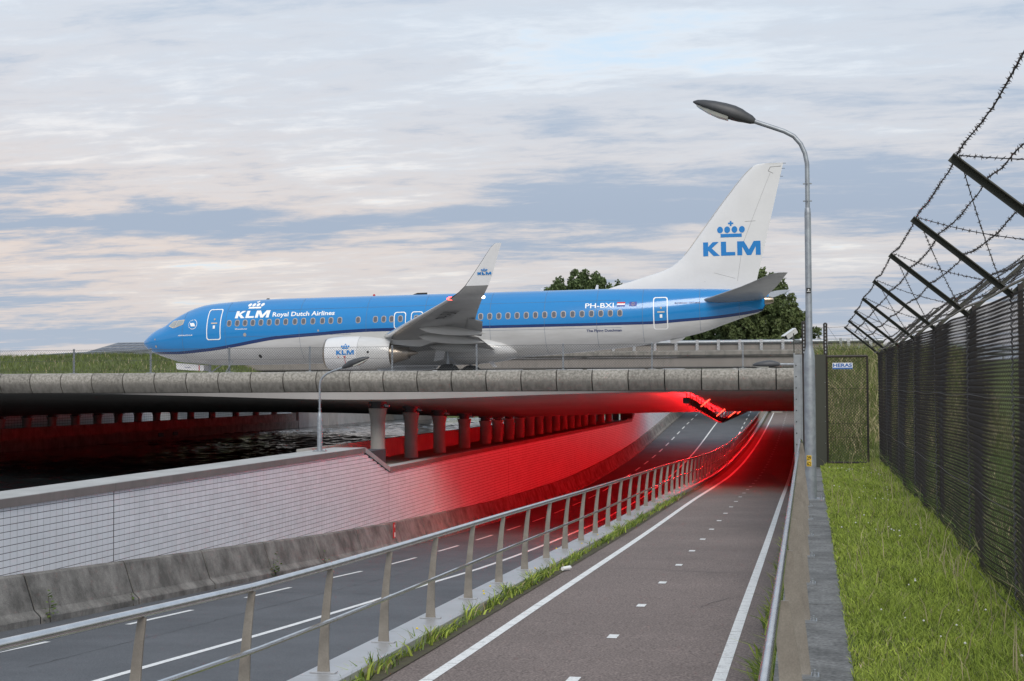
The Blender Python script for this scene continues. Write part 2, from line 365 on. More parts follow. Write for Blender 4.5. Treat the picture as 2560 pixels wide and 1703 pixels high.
def blades(name, X, Y, Z, h, w, lean, mats, midx=None, parent=None, **props):
    """grass blades: two stacked quads narrowing to a tip"""
    n = len(X); a = rng.uniform(0, 2 * math.pi, n); la = rng.uniform(0, 2 * math.pi, n)
    dx, dy = np.cos(a) * w / 2, np.sin(a) * w / 2
    lx, ly = np.cos(la) * lean * h, np.sin(la) * lean * h
    V = np.zeros((n, 6, 3))
    for j, (t, ws, ls) in enumerate(((0, 1., 0.), (.55, .8, .3), (1., .12, 1.))):
        cx = X + lx * ls; cy = Y + ly * ls; cz = Z + h * t * (1 - .25 * ls * lean)
        V[:, 2 * j] = np.stack([cx - dx * ws, cy - dy * ws, cz], 1); V[:, 2 * j + 1] = np.stack([cx + dx * ws, cy + dy * ws, cz], 1)
    b = np.arange(n)[:, None] * 6
    F = np.concatenate([b + np.array([0, 1, 3, 2]), b + np.array([2, 3, 5, 4])])
    mi = None if midx is None else np.concatenate([midx, midx])
    return raw(name, V.reshape(-1, 3), F, mats, parent, mi, True, **props)
_TXT = {}
def text2d(s, bold=0., shear=0.):
    c = bpy.data.curves.new('t', 'FONT'); c.body = s; c.size = 1; c.offset = bold; c.shear = shear; c.resolution_u = 3; c.fill_mode = 'FRONT'
    o = bpy.data.objects.new('t', c); COL.objects.link(o); bpy.context.view_layer.update()
    me = o.evaluated_get(bpy.context.evaluated_depsgraph_get()).to_mesh()
    V = np.array([v.co[:2] for v in me.vertices]); F = [tuple(p.vertices) for p in me.polygons]
    bpy.data.objects.remove(o); bpy.data.curves.remove(c)
    return V, F
def fit_text(s, x0, x1, z0, z1, bold=0., shear=0.):
    V, F = text2d(s, bold, shear); mn, mx = V.min(0), V.max(0)
    V = (V - mn) / (mx - mn); V[:, 0] = x0 + V[:, 0] * (x1 - x0); V[:, 1] = z0 + V[:, 1] * (z1 - z0)
    return V, F
def logo_polys(x0, z0, sx, sz, crown=True):
    """bold three letter mark with a crown of four pearls, a bar and a cross"""
    P = [[(0, 0), (.36, 0), (.36, 1), (0, 1)], [(.36, .66), (.36, .40), (.74, 0), (1.19, 0), (.62, .55), (1.13, 1), (.70, 1)],
         [(1.28, 0), (2.29, 0), (2.29, .25), (1.65, .25), (1.65, 1), (1.28, 1)],
         [(2.44, 0), (2.79, 0), (2.79, .62), (3.12, 0), (3.42, 0), (3.75, .62), (3.75, 0), (4.1, 0), (4.1, 1), (3.62, 1), (3.27, .40), (2.92, 1), (2.44, 1)]]
    if crown:
        P.append([(1.27, 1.31), (2.78, 1.31), (2.78, 1.56), (1.27, 1.56)])
        for c in (1.24, 1.75, 2.27, 2.80): P.append([(c + .21 * math.cos(a * math.pi / 8), 1.85 + .24 * math.sin(a * math.pi / 8)) for a in range(16)])
        P += [[(1.95, 2.11), (2.07, 2.11), (2.07, 2.47), (1.95, 2.47)], [(1.82, 2.24), (1.949, 2.24), (1.949, 2.36), (1.82, 2.36)], [(2.071, 2.24), (2.20, 2.24), (2.20, 2.36), (2.071, 2.36)]]
    V, F = [], []
    for p in P:
        F.append(tuple(range(len(V), len(V) + len(p)))); V += [(x0 + x * sx, z0 + z * sz) for x, z in p]
    return np.array(V), F
def decal(name, V, F, surf, matl, parent, cut=.12, local=True, thick=0., **props):
    """flat print cut into a grid and wrapped on the surface surf(a, b) -> xyz"""
    bm = bmesh.new(); vs = [bm.verts.new((a, 0, b)) for a, b in V]
    for f in F:
        try: bm.faces.new([vs[i] for i in f])
        except ValueError: pass
    if cut:
        mn, mx = np.min(V, 0), np.max(V, 0)
        for ax, no in ((0, (1, 0, 0)), (1, (0, 0, 1))):
            k = mn[ax] + cut
            while k < mx[ax] - 1e-4:
                c = (k, 0, 0) if ax == 0 else (0, 0, k)
                bmesh.ops.bisect_plane(bm, geom=bm.verts[:] + bm.edges[:] + bm.faces[:], plane_co=c, plane_no=no); k += cut
    bmesh.ops.triangulate(bm, faces=bm.faces)
    for v in bm.verts: v.co = surf(v.co.x, v.co.z)
    me = bpy.data.meshes.new(name); bm.to_mesh(me); bm.free(); me.materials.append(matl)
    return link(name, me, parent, local, **props)

# ------------------------------------------------------------------ profiles of the two lowered carriageways
zpath = curve([-40, 0, 7.6, 11, 14, 20.8, 33, 48, 60, 72, 86, 100, 123, 140, 165, 200, 230, 300],
              [-.3, -.72, -.94, -1.12, -1.22, -1.40, -1.73, -2.08, -2.42, -2.70, -2.82, -2.76, -2.42, -2.0, -1.27, -.2, .3, .4])
zroad = curve([-40, 0, 10, 19, 26, 38.3, 44, 59.6, 73.3, 90, 106, 122, 161, 200, 230, 300],
              [.3, -1.35, -1.93, -2.44, -2.88, -3.58, -3.90, -4.52, -4.89, -5.06, -4.86, -4.41, -2.36, -.5, .2, .4])
XW = -15.2        # face of the tiled wall
YB0, YB1 = 54.0, 133.6   # near and far edge of the taxiway bridge
def soffit(x, y):
    y = min(y, YB0 + YB1 - y) if y > (YB0 + YB1) / 2 else y
    b = np.interp(y, [YB0, YB0 + .45, 77.0, 78.5], [1.50, 1.50, .34, .31])
    return b - .28 * math.exp(-((x + 17) / 7.5) ** 2) - .28 * math.exp(-((x + 50) / 7.5) ** 2)
def deckz(x): return 1.90 + .0115 * (x + 20.1)

# ------------------------------------------------------------------ ground
def sheet(mb, x0, x1, y0, y1, z): return mb.add([(x0, y0, z), (x1, y0, z), (x1, y1, z), (x0, y1, z)], [(0, 1, 2, 3)])
g = MB(); sheet(g, -3000, 3000, 300, 4000, -.2); sheet(g, -3000, -67, -200, 300, -.25); sheet(g, .22, 3000, -200, 300, -.06); sheet(g, -70, .3, -200, -40, -.3)
g.build('ground', GRASSG, kind='structure')
wx_ = np.linspace(-49.3, -15.9, 180); wy_ = np.concatenate([np.linspace(-40, 44, 30), np.linspace(44.3, 200, 760), np.linspace(203, 300, 10)])
GX, GY_ = np.meshgrid(wx_, wy_); GZ = np.zeros_like(GX)
for _ in range(34):
    lam = rng.uniform(.5, 2.6); an = rng.normal(1.1, .9); kx, ky = math.cos(an) * 6.283 / lam, math.sin(an) * 6.283 / lam
    GZ += .0062 * lam * np.sin(kx * GX + ky * GY_ + rng.uniform(0, 6.28))
GZ *= .55 + .45 * np.sin(GX * .21 + 1.3 * np.sin(GY_ * .09)) * np.sin(GY_ * .17)
nwx = len(wx_); I = (np.arange(len(wy_) - 1)[:, None] * nwx + np.arange(nwx - 1)[None, :]).ravel()
raw('water', np.stack([GX, GY_, GZ - 2.2], -1).reshape(-1, 3), np.stack([I, I + 1, I + nwx + 1, I + nwx], 1), WATER, smooth=True, kind='structure')
g = MB(); sheet(g, -67.2, -50.8, -40, 300, -4.6); g.build('side_road', ASPH, kind='structure')
road = MB(); ribbon(road, -15.3, -4.75, -40, 300, zroad, 2.); road = road.build('road', ASPH, kind='structure')
mk = MB(); ribbon(mk, -9.97, -9.83, -20, 200, zroad, 1.5, .006); mk.build('centre_line', PAINT, road)
y = -3.95 + 6 * -2
k = 0
while y < 190:
    for xc, nm in ((-13.0, 'edge_dash'), (-6.85, 'edge_dash')):
        if y + 3 > 8:
            d = MB(); ribbon(d, xc - .06, xc + .06, y, y + 3, zroad, 1., .006); d.build(nm, PAINT, road)
    y += 6.0
path = MB(); ribbon(path, -4.22, -.42, -40, 300, zpath, 2.); path = path.build('bike_path', PATH, kind='structure')
for xc, w in ((-3.75, .13), (-.90, .13)):
    y = 2.0
    while y < 200:                                   # the edge lines are made of butted lengths with thin cracks between
        d = MB(); L = 1.0 if y < 45 else 8.0
        ribbon(d, xc - w / 2, xc + w / 2, y, y + L - .012, zpath, 1., .005); d.build('edge_line', PAINT, path); y += L
y = 14.15 - 6
while y < 190:
    d = MB(); ribbon(d, -2.39, -2.27, y, y + .3, zpath, .3, .005); d.build('centre_dash', PAINT, path); y += 3.0
def crack(parent, zf, pts, w=.009):
    v = []; f = []; P_ = []
    for (xa, ya), (xb, yb_) in zip(pts, pts[1:]):
        n_ = max(2, int(math.hypot(xb - xa, yb_ - ya) / .22))
        P_ += [(xa + (xb - xa) * i / n_ + random.gauss(0, .018), ya + (yb_ - ya) * i / n_ + random.gauss(0, .018)) for i in range(n_)]
    for i, (a_, b_) in enumerate(P_):
        q = P_[min(i + 1, len(P_) - 1)]; p = P_[max(i - 1, 0)]; dx, dy = q[0] - p[0], q[1] - p[1]; L_ = math.hypot(dx, dy) or 1; ww = w * random.uniform(.3, 1.2)
        for k_ in (-1, 1): xx, yy = a_ - dy / L_ * ww * k_, b_ + dx / L_ * ww * k_; v.append((xx, yy, float(zf(yy)) + .003))
    m = MB(); m.add(v, [(2 * i, 2 * i + 1, 2 * i + 3, 2 * i + 2) for i in range(len(P_) - 1)]); m.build('crack', CRACK, parent)
CRACK = mat('tarred crack', (.04, .038, .037), .8)
crack(path, zpath, [(-4.15, 25.2), (-3.0, 25.5), (-1.6, 25.1), (-.5, 25.4)]); crack(path, zpath, [(-1.5, 20.3), (-1.2, 21.4), (-.6, 21.9)], .006)
crack(path, zpath, [(-4.15, 36.0), (-2.2, 36.2), (-.5, 35.9)], .006)
crack(road, zroad, [(-14.6, 33.5), (-11, 33.8), (-8, 33.4), (-5, 33.6)], .012); crack(road, zroad, [(-11.6, 20), (-11.7, 30), (-11.5, 44), (-11.6, 60)], .01); crack(road, zroad, [(-14.6, 47), (-9, 47.3), (-5, 47.1)], .012)
soil = MB(); ribbon(soil, -4.42, -4.18, -40, 200, zpath, 2., .012); ribbon(soil, -.46, -.2, -40, 200, zpath, 2., .012); soil.build('verge_soil', SOIL, kind='structure')

# ------------------------------------------------------------------ tiled retaining wall left of the road
W = thing('tiled_retaining_wall', 'white tiled retaining wall with concrete coping beside the sunken road', 'wall', (XW, 30, -3))
mb = MB(); mb.box((-16.25, -12, -6), (XW, 50.9, -.56)); mb.box((-15.6, 50.9, -6), (XW, 126.5, -1.34)); mb.box((-16.25, 126.5, -6), (XW, 200, -.56))
mb.add([(-15.6, 48.35, -.56), (XW, 48.35, -.56), (XW, 50.95, -1.34), (-15.6, 50.95, -1.34), (-15.6, 48.3, -1.4), (XW, 48.3, -1.4)], [(0, 1, 2, 3)])
mb.build('wall_core', GROUT, W)
# coping lengths
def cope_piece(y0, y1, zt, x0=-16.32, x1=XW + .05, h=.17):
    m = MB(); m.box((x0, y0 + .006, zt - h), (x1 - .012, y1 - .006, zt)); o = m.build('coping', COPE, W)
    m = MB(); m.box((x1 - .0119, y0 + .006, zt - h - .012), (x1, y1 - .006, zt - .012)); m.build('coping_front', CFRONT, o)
for a, b in ((-12, 8.3), (8.3, 29.77), (29.77, 48.3)): cope_piece(a, b, -.40)
m = MB(); m.add([(x, yy, z) for x in (-16.32, XW + .05) for yy, z in ((48.3, -.40), (51.3, -1.24), (51.3, -1.41), (48.3, -.57))],
                [(0, 1, 2, 3), (4, 7, 6, 5), (0, 4, 5, 1), (1, 5, 6, 2), (2, 6, 7, 3), (3, 7, 4, 0)])
# the slanting end is only as deep as the front lip
for i in range(4): m.v[i] = (-15.62, m.v[i][1], m.v[i][2])
m.build('coping', COPE, W)
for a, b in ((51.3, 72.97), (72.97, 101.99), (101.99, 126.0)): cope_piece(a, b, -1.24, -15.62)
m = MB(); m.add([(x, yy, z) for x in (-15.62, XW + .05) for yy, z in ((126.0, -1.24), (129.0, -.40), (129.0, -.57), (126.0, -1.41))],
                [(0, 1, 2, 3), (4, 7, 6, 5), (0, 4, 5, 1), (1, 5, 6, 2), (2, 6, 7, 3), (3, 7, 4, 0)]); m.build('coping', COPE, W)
cope_piece(129.0, 200, -.40)
TW, TH = .25, .1355
joints = [8.3, 29.77, 51.3, 72.97, 101.99, 126.0]
tiles = []
yy = 8.3
for a, b in zip(joints, joints[1:] + [190.0]):
    n = round((b - a - .03) / .25); TW = (b - a - .03) / n; off = .015
    for i in range(n):
        y0 = a + off + i * TW; yc = y0 + TW / 2
        zta, ztb = (np.interp(q, [48.3, 51.3, 126.0, 129.0], [-.575, -1.415, -1.415, -.575]) for q in (y0, y0 + TW))
        zb = float(zroad(yc)) + .72
        for r in range(60):
            z1 = -.515 - r * TH
            if z1 - TH + .02 > min(zta, ztb): continue
            if z1 < zb: break
            tiles.append((y0, min(z1, zta), z1 - TH, yc, min(z1, ztb), z1 <= min(zta, ztb), TW))
tl = MB()
def tile_geo(m, y0, z1, z0, jit, z2, TW):
    x = XW + .004 + jit; e = .0065; h = .0065
    m.add([(XW, y0 + e, z0 + h), (XW, y0 + TW - e, z0 + h), (XW, y0 + TW - e, z2 - h), (XW, y0 + e, z1 - h),
           (x, y0 + e, z0 + h), (x, y0 + TW - e, z0 + h), (x, y0 + TW - e, z2 - h), (x, y0 + e, z1 - h)],
          [(4, 5, 6, 7), (0, 1, 5, 4), (1, 2, 6, 5), (2, 3, 7, 6), (3, 0, 4, 7)])
near = [t for t in tiles if t[5] and t[3] > 24.1 and t[2] > float(zroad(t[3])) + .93]
near.sort(key=lambda t: t[3]); near = [t for t in near[:300] if t[3] < 29.77]; ns = set(near)
TW = near[0][6]; proto = MB(); e = .0065; h = .0065
proto.add([(0, e, h), (0, TW - e, h), (0, TW - e, TH - h), (0, e, TH - h), (.004, e, h), (.004, TW - e, h), (.004, TW - e, TH - h), (.004, e, TH - h)],
          [(4, 5, 6, 7), (0, 1, 5, 4), (1, 2, 6, 5), (2, 3, 7, 6), (3, 0, 4, 7)])
tme = bpy.data.meshes.new('tile'); tme.from_pydata(proto.v, [], proto.f); tme.materials.append(TILE); fix(tme, False)
for t in near:
    o = bpy.data.objects.new('tile', tme); COL.objects.link(o); o.parent = W; o.matrix_parent_inverse = Matrix.Translation(-W.location)
    o.location = (XW + random.uniform(-.0008, .0008), t[0], t[2])
for t in tiles:
    if t not in ns: tile_geo(tl, t[0], t[1], t[2], random.uniform(-.0008, .0008), t[4], t[6])
tl.build('tile_field', TILE, W, kind='stuff')

# ------------------------------------------------------------------ concrete safety barrier at the foot of the tiles
B = thing('safety_barrier', 'stained concrete safety barrier in butted lengths at the foot of the tiles', 'barrier', (-15, 30, -3.2))
def barrier_unit(y0, y1):
    m = MB(); prof = [(-15.19, -.3), (-14.64, -.3), (-14.64, .12), (-14.66, .15), (-14.76, .24), (-14.78, .26), (-15.00, .92), (-15.04, .95), (-15.19, .95)]
    ys = np.linspace(y0 + .032, y1 - .032, 4)
    m.loft([[(x, yv, z + float(zroad(yv))) for x, z in prof] for yv in ys]); m.build('barrier_length', BARR, B)
    m = MB(); pf = [(x - (.014 if x > -15.1 else 0), z - (.014 if z > .9 else 0)) for x, z in prof]
    m.loft([[(x, yv, z + float(zroad(yv))) for x, z in pf] for yv in (y1 - .0315, y1 + .0315)]); m.build('joint_shade', BLACK, B)  # black strip added in the open gap to stand in for its shade
y = 25.7 - 4.2 * 4
while y < 185: barrier_unit(y, y + 4.2); y += 4.2
# small marker post on the barrier
m = MB(); yb = 50.4; zb_ = float(zroad(yb)); m.box((-14.78, yb, zb_ + .42), (-14.74, yb + .16, zb_ + .98)); mo = m.build('marker', REDD, B)
for a_ in ((yb + .02, zb_ + .46, yb + .14, zb_ + .62), (yb + .05, zb_ + .80, yb + .11, zb_ + .90)):
    m = MB(); m.box((-14.738, a_[0], a_[1]), (-14.73, a_[2], a_[3])); m.build('reflector', PAINT, mo)

# ------------------------------------------------------------------ taxiway bridge
BR = thing('taxiway_bridge', 'long low concrete taxiway bridge with rounded edge segments carrying the airliner', 'bridge', (-17, 94, -1.4))
xs = np.linspace(-75, .42, 60); ys = np.unique(np.concatenate([np.linspace(YB0 + .45, 78.5, 14), np.linspace(78.5, YB0 + YB1 - 78.5, 8), np.linspace(YB0 + YB1 - 78.5, YB1 - .45, 14)]))
ys = np.concatenate([[YB0 + .24, YB0 + .30], ys, [YB1 - .24]])
V = [(x, y, 1.512 if y < YB0 + .29 or y > YB1 - .3 else soffit(x, max(y, YB0 + .5))) for y in ys for x in xs]; nx = len(xs)
F = [(j * nx + i, j * nx + i + 1, (j + 1) * nx + i + 1, (j + 1) * nx + i) for j in range(len(ys) - 1) for i in range(nx - 1)]
nb = len(V); V += [(x, y, deckz(x)) for y in ys for x in xs]
F += [(nb + j * nx + i, nb + (j + 1) * nx + i, nb + (j + 1) * nx + i + 1, nb + j * nx + i + 1) for j in range(len(ys) - 1) for i in range(nx - 1)]
m = MB(); m.add(V, F); m.build('deck_slab', CONC_UN, BR, smooth=True)
for a_, b_ in ((YB0 + .26, YB0 + .9), (YB1 - .9, YB1 - .26)):
    m = MB(); m.box((-75, a_, 1.53), (.42, b_, 2.26)); m.build('edge_beam', BLACK, BR)
prof = [(.75, 2.31), (.45, 2.34), (.22, 2.33), (.10, 2.27), (.03, 2.15), (0, 2.02), (.015, 1.90), (.07, 1.76), (.15, 1.63), (.22, 1.535), (.30, 1.51), (.75, 1.51)]
SEG = (31.33 - 1.15) / 22.0
seg = MB(); seg.loft([[(x, yo, z) for yo, z in prof] for x in (.022, SEG - .022)])
sme = bpy.data.meshes.new('edge_segment'); sme.from_pydata(seg.v, [], seg.f); sme.materials.append(FASC); fix(sme, 30)
def set_smooth(me, deg=35):
    me.polygons.foreach_set('use_smooth', [True] * len(me.polygons)); me.set_sharp_from_angle(angle=R(deg))
x = -31.33 - 30 * SEG
while x < .2:
    if x > -75:
        o = link('edge_segment', sme, BR); o.location = (x, YB0, random.uniform(-.006, .006))
    x += SEG
# haunch lip under the edge, over the pier line, is the slab itself; a thin drip band closes the joint
# piers
def pier(x, y, zb, zt):
    m = MB(); h = zt - zb; a = .31; q = .25
    n = 20; prof = [(0, 1.), (h * .0 + .03, 1.), (h * .60, .96), (h * .68, .97), (h * .74, 1.03), (h * .80, 1.12), (h * .85, 1.20), (h - .27, 1.24), (h - .26, 1.18)]
    rings = []
    for z, s in prof: rings.append([(x + a * s * math.cos(2 * math.pi * k / n), y + q * s * math.sin(2 * math.pi * k / n), zb + z) for k in range(n)])
    m.loft(rings); o = m.build('pier', CONC_SM, BR, smooth=True)
    b = MB(); b.lathe([(zt - .259, .26), (zt - .20, .26), (zt - .199, .36), (zt - .16, .36), (zt - .159, .27), (zt - .09, .27), (zt - .089, .38), (zt + .06, .38)], (x, y, 0), n=14)
    b.build('bearing', DARKG, o); b = MB(); b.box((x + .20, y - .10, zt - .20), (x + .50, y + .05, zt - .14)); b.box((x + .30, y - .06, zt - .141), (x + .37, y, zt + .02)); b.build('bearing_bracket', ZINC, o)
PY = [56.65, 61.7, 66.7, 71.8, 76.7] + [79.8 + 3.2 * i for i in range(11)] + [116.2, 121.4, 126.2, 130.9]
for y in PY:
    pier(-17.25, y, -1.45, soffit(-17.25, y))
    pier(-50.2, y, -1.45, soffit(-50.2, y))
# pier ledges and parapets on both banks
m = MB(); m.box((-18.9, 50.95, -6), (-15.6, 131.8, -1.42)); m.build('pier_ledge', CONC, BR)
m = MB(); m.box((-18.9, 51.6, -1.42), (-18.65, 131.5, -.62)); m.box((-18.65, 51.6, -1.415), (-18.3, 51.8, -.62)); m.build('ledge_parapet', CONC_SM, BR)
m = MB(); m.box((-51.4, 50, -6), (-49.1, 134, -1.45)); m.box((-49.35, 50, -1.44), (-49.12, 134, -.78)); m.box((-49.1, 50, -6), (-48.9, 134, -1.52)); m.build('pier_ledge', CONC, BR)
for yq in (103.0, 105.6): 
    m = MB(); m.box((-48.899, yq, -2.02), (-48.86, yq + .9, -1.72)); m.build('fender', BLACK, BR)
# abutment wall on the right under the bridge, and beyond it
m = MB(); m.box((-.24, 50.0, -6), (.42, 137, 1.6)); m.build('abutment', CONC_SM, BR)
# quay walls beyond and before the bridge on the far bank
Q = thing('quay_wall', 'streaked pale concrete quay wall along the far bank of the canal', 'wall', (-49, 160, -2))
y = 134.2
while y < 176:
    m = MB(); m.box((-49.6, y + .01, -4), (-48.95 + random.uniform(-.03, .03), y + 3.0 - .01, -.35)); m.build('panel', COPE if random.random() < .5 else CONC_SM, Q); y += 3.0
m = MB(); m.box((-49.6, -40, -4), (-48.95, 49.9, -.6)); m.build('panel', CONC, Q)
FT = MB(); FT.box((-67.2, 30, -6), (-66, 240, .9))
FT.build('tiled_far_wall', FARTILE, label='pale tiled wall glimpsed between the piers across the canal', category='wall')
# grassy canal bank beyond
m = MB(); m.add([(-50, 176, -2.3), (-18, 210, -2.3), (-18, 216, -.2), (-52, 184, .4)], [(0, 1, 2, 3)]); m.build('canal_bank', GRASSG, kind='structure')

# fence along the bridge edge
BF = thing('bridge_fence', 'low galvanised chain link fence on slim posts along the bridge edge', 'fence', (-20, 54.4, 2.33))
fx = [-32.93 - 3.37 * 3 + 3.37 * i for i in range(13)]
fp = [-29.57 + 3.40 * i for i in range(-4, 9)]
for x in fp:
    if x > .3: continue
    m = MB(); m.box((x - .03, 54.37, 2.30), (x + .03, 54.43, 3.34)); o = m.build('post', ZINC, BF)
    m = MB(); m.box((x - .13, 54.28, 2.325), (x + .13, 54.52, 2.352)); m.build('base_plate', ZINC, o)
chain('wire_mesh', (-46.5, 54.36, 2.36), (1, 0, 0), (0, -1, 0), 46.8, .95, .105, .105, .0062, GALVW, BF)
for z in (2.42, 2.84, 3.29):
    m = MB(); m.tube([(-46.5, 54.35, z), (.3, 54.35, z)], .005, 4); m.build('line_wire', GALVW, BF)
m = MB(); m.tube([(fp[6] + .2, 54.4, 2.34), (fp[6] + .5, 54.4, 2.34)], .02, 5)
m = MB(); m.tube([(-22.9 + .05, 54.3, 2.36), (-22.9 + .33, 54.3, 2.80)], .022, 6); m.build('stay', ZINC, BF)

# red lighting rail hung under the bridge
LR = thing('lighting_rail', 'suspended rail of glowing red strip lamps under the bridge', 'light rail', (-4.55, 90, 0))
def zlum(y):
    return soffit(-4.6, y) - np.interp(y, [54, 77, 110, 134], [.30, .48, .48, .30])
XL = -4.55
m = MB(); pts = [(XL + .06, y, zlum(y) + .10) for y in np.arange(55.0, 132.8, 1.)]
for a, b in zip(pts, pts[1:]):
    for dx in (-.09, .09): m.tube([(a[0] + dx, a[1], a[2]), (b[0] + dx, b[1], b[2])], .018, 4)
m.build('rail', BLACK, LR)
y = 55.2; i = 0
while y < 132:
    a = (XL, y, zlum(y)); b = (XL, y + 1.15, zlum(y + 1.15)); d = np.array(b) - np.array(a); d /= np.linalg.norm(d)
    c = (np.array(a) + np.array(b)) / 2; up = np.cross((1, 0, 0), d); up = up if up[2] > 0 else -up
    m = MB(); m.obox(c + np.array((.085, 0, 0)) + up * .02, ((1, 0, 0), d, up), (.012, .58, .11)); m.obox(c + np.array((.062, 0, 0)) + up * .085, ((1, 0, 0), d, up), (.030, .58, .010)); m.obox(c + np.array((.055, 0, 0)) - up * .088, ((1, 0, 0), d, up), (.042, .60, .008)); [m.obox(c + np.array((-.02, 0, 0)) + d * .60 * k_, ((1, 0, 0), d, up), (.10, .010, .12)) for k_ in (-1, 1)]; h = m.build('luminaire', BLACK, LR)  # bottom and end plates added to hold red light off path and near tiles
    m = MB(); m.obox(c, ((1, 0, 0), d, up), (.028, .54, .028)); m.build('tube', RED, h)
    if i % 2 == 0:
        m = MB(); zt = soffit(-4.5, y + .6); m.box((XL + .09, y + .57, zlum(y + .6) + .1), (XL + .12, y + .60, zt + .02)); m.box((XL - .05, y + .57, zlum(y + .6) + .1), (XL - .02, y + .60, zt + .02)); m.build('hanger', BLACK, LR)
    if i % 7 == 4:
        m = MB(); m.obox(c + np.array((.28, -.3, .22)), ((.77, 0, .64), (0, 1, 0), (-.64, 0, .77)), (.30, .03, .02)); m.build('cross_lamp', REDX, LR)
    y += 1.5; i += 1

# ------------------------------------------------------------------ railings
def rail_post(m, x, y, zb, h=1.0, w0=.125, w1=.060, bend=.10, t=.009):
    """tapered curved steel blade standing across the rail"""
    ys = np.linspace(0, 1, 7); L = []; Rr = []
    for s in ys:
        c = x - bend * (1 - s) ** 2 * .0 + bend * (s ** 2) * 1.0; w = w0 + (w1 - w0) * s ** .7
        L.append((c - w / 2, s * h)); Rr.append((c + w / 2, s * h))
    pr = L + Rr[::-1]; n = len(pr)
    v = [(px_, y - t, zb + pz) for px_, pz in pr] + [(px_, y + t, zb + pz) for px_, pz in pr]
    f = [(2 * n - 1, 0, n) and tuple(range(n))[::-1], tuple(range(n, 2 * n))] + [(i, (i + 1) % n, n + (i + 1) % n, n + i) for i in range(n)]
    f = []
    for k in range(6):
        a, b, c_, d_ = k, k + 1, n - 2 - k, n - 1 - k
        f += [(a, b, c_, d_), (n + a, n + d_, n + c_, n + b)]
    f += [(i, (i + 1) % n, n + (i + 1) % n, n + i) for i in range(n)]
    m.add(v, f)
RL = thing('path_railing', 'steel railing with curved blade posts between bike path and sunken road', 'railing', (-4.6, 30, -1.4))
zc_ = lambda y: float(zpath(y)) + .14
py_ = [17.43 + 2.02 * i for i in range(-8, 75)]
for y in py_:
    m = MB(); rail_post(m, -4.63, y, zc_(y), 1.0, bend=.075); o = m.build('post', POSTC, RL)
    if y < 60:
        m = MB(); m.box((-4.76, y - .05, zc_(y) + .004), (-4.50, y + .05, zc_(y) + .014)); m.build('base_plate', ALUC, o)
ya = np.arange(1.0, 166, 2.02)
segs = [17.43 + 2.02 * i for i in range(-8, 75, 3)]
for a, b in zip(segs, segs[1:]):
    yv = np.linspace(a, b - .006, 4)
    m = MB(); m.tube([(-4.565, v, zc_(v) + 1.03) for v in yv], .037, 12); m.build('handrail', STEEL, RL, smooth=True)
    m = MB(); m.tube([(-4.51, v, zc_(v) + .52) for v in yv], .023, 8); m.build('middle_rail', STEEL, RL, smooth=True)
MW = thing('divider_wall', 'pale metal capped wall dividing bike path from road', 'wall', (-4.6, 30, -2))
for a, b in zip(np.arange(-8, 170, 3.03), np.arange(-8, 170, 3.03) + 3.03):
    m = MB(); yv = np.linspace(a, b - .01, 3)
    m.loft([[(-4.84, v, zc_(v) - .16), (-4.38, v, zc_(v) - .16), (-4.38, v, zc_(v) - .02), (-4.40, v, zc_(v)), (-4.82, v, zc_(v)), (-4.84, v, zc_(v) - .02)] for v in yv]); m.build('cap', ALUC, MW)
m = MB(); yv = np.arange(-20, 171, 3.)
m.loft([[(-4.80, v, min(float(zroad(v)), float(zpath(v))) - .6), (-4.41, v, min(float(zroad(v)), float(zpath(v))) - .6), (-4.41, v, zc_(v) - .161), (-4.80, v, zc_(v) - .161)] for v in yv]); m.build('wall_core', CONC_SM, MW)

RR = thing('verge_railing', 'steel handrail on close beige blade posts beside the grass verge', 'railing', (-.05, 14, 0))
y = 2.62
while y < 25.5:
    m = MB(); rail_post(m, -.075, y, .012, .72, w0=.15, w1=.075, bend=-.06); o = m.build('post', POSTC, RR)
    m = MB(); m.box((-.17, y - .07, .001), (.045, y + .07, .016)); m.build('base_plate', ZINC, o)
    m = MB(); m.lathe([(.016, .016), (.035, .016), (.036, .009), (.05, .009)], (.02, y - .03, 0), n=6); m.build('bolt', ZINC, o)
    y += 2.0
for a, b in ((2.0, 8.6), (8.6, 14.6), (14.6, 20.6), (20.6, 25.2)):
    m = MB(); m.tube([(-.148, a, .75), (-.148, b - .006, .75)], .021, 12); m.build('handrail', STEEL, RR, smooth=True)
m = MB(); m.tube([(-.148, 25.2, .75), (-.148, 25.45, .76), (-.13, 25.6, .74), (-.10, 25.65, .62)], .021, 10); m.build('handrail', STEEL, RR, smooth=True)
VW = thing('verge_wall', 'grey concrete wall with slab coping edging the grass verge', 'wall', (0, 20, -1))
m = MB(); m.box((-.20, -12, -6), (.20, 49.99, -.10)); m.build('wall_core', CONC_SM, VW)
ys_ = [-4, -1, 2.2, 5.3, 8.4, 11.45, 14.5, 17.6, 20.6, 23.6, 26.7, 29.8, 33, 37, 41, 45, 49.98]
for a, b in zip(ys_, ys_[1:]):
    m = MB(); m.box((-.215, a + .01, -.099), (.245 + random.uniform(-.012, .012), b - .01, 0 + random.uniform(-.004, .004))); m.build('coping_slab', SLAB, VW)
m = MB(); m.box((-.235, 33, -.10), (.24, 50, 1.5)); m.build('wing_wall', CONC, VW)

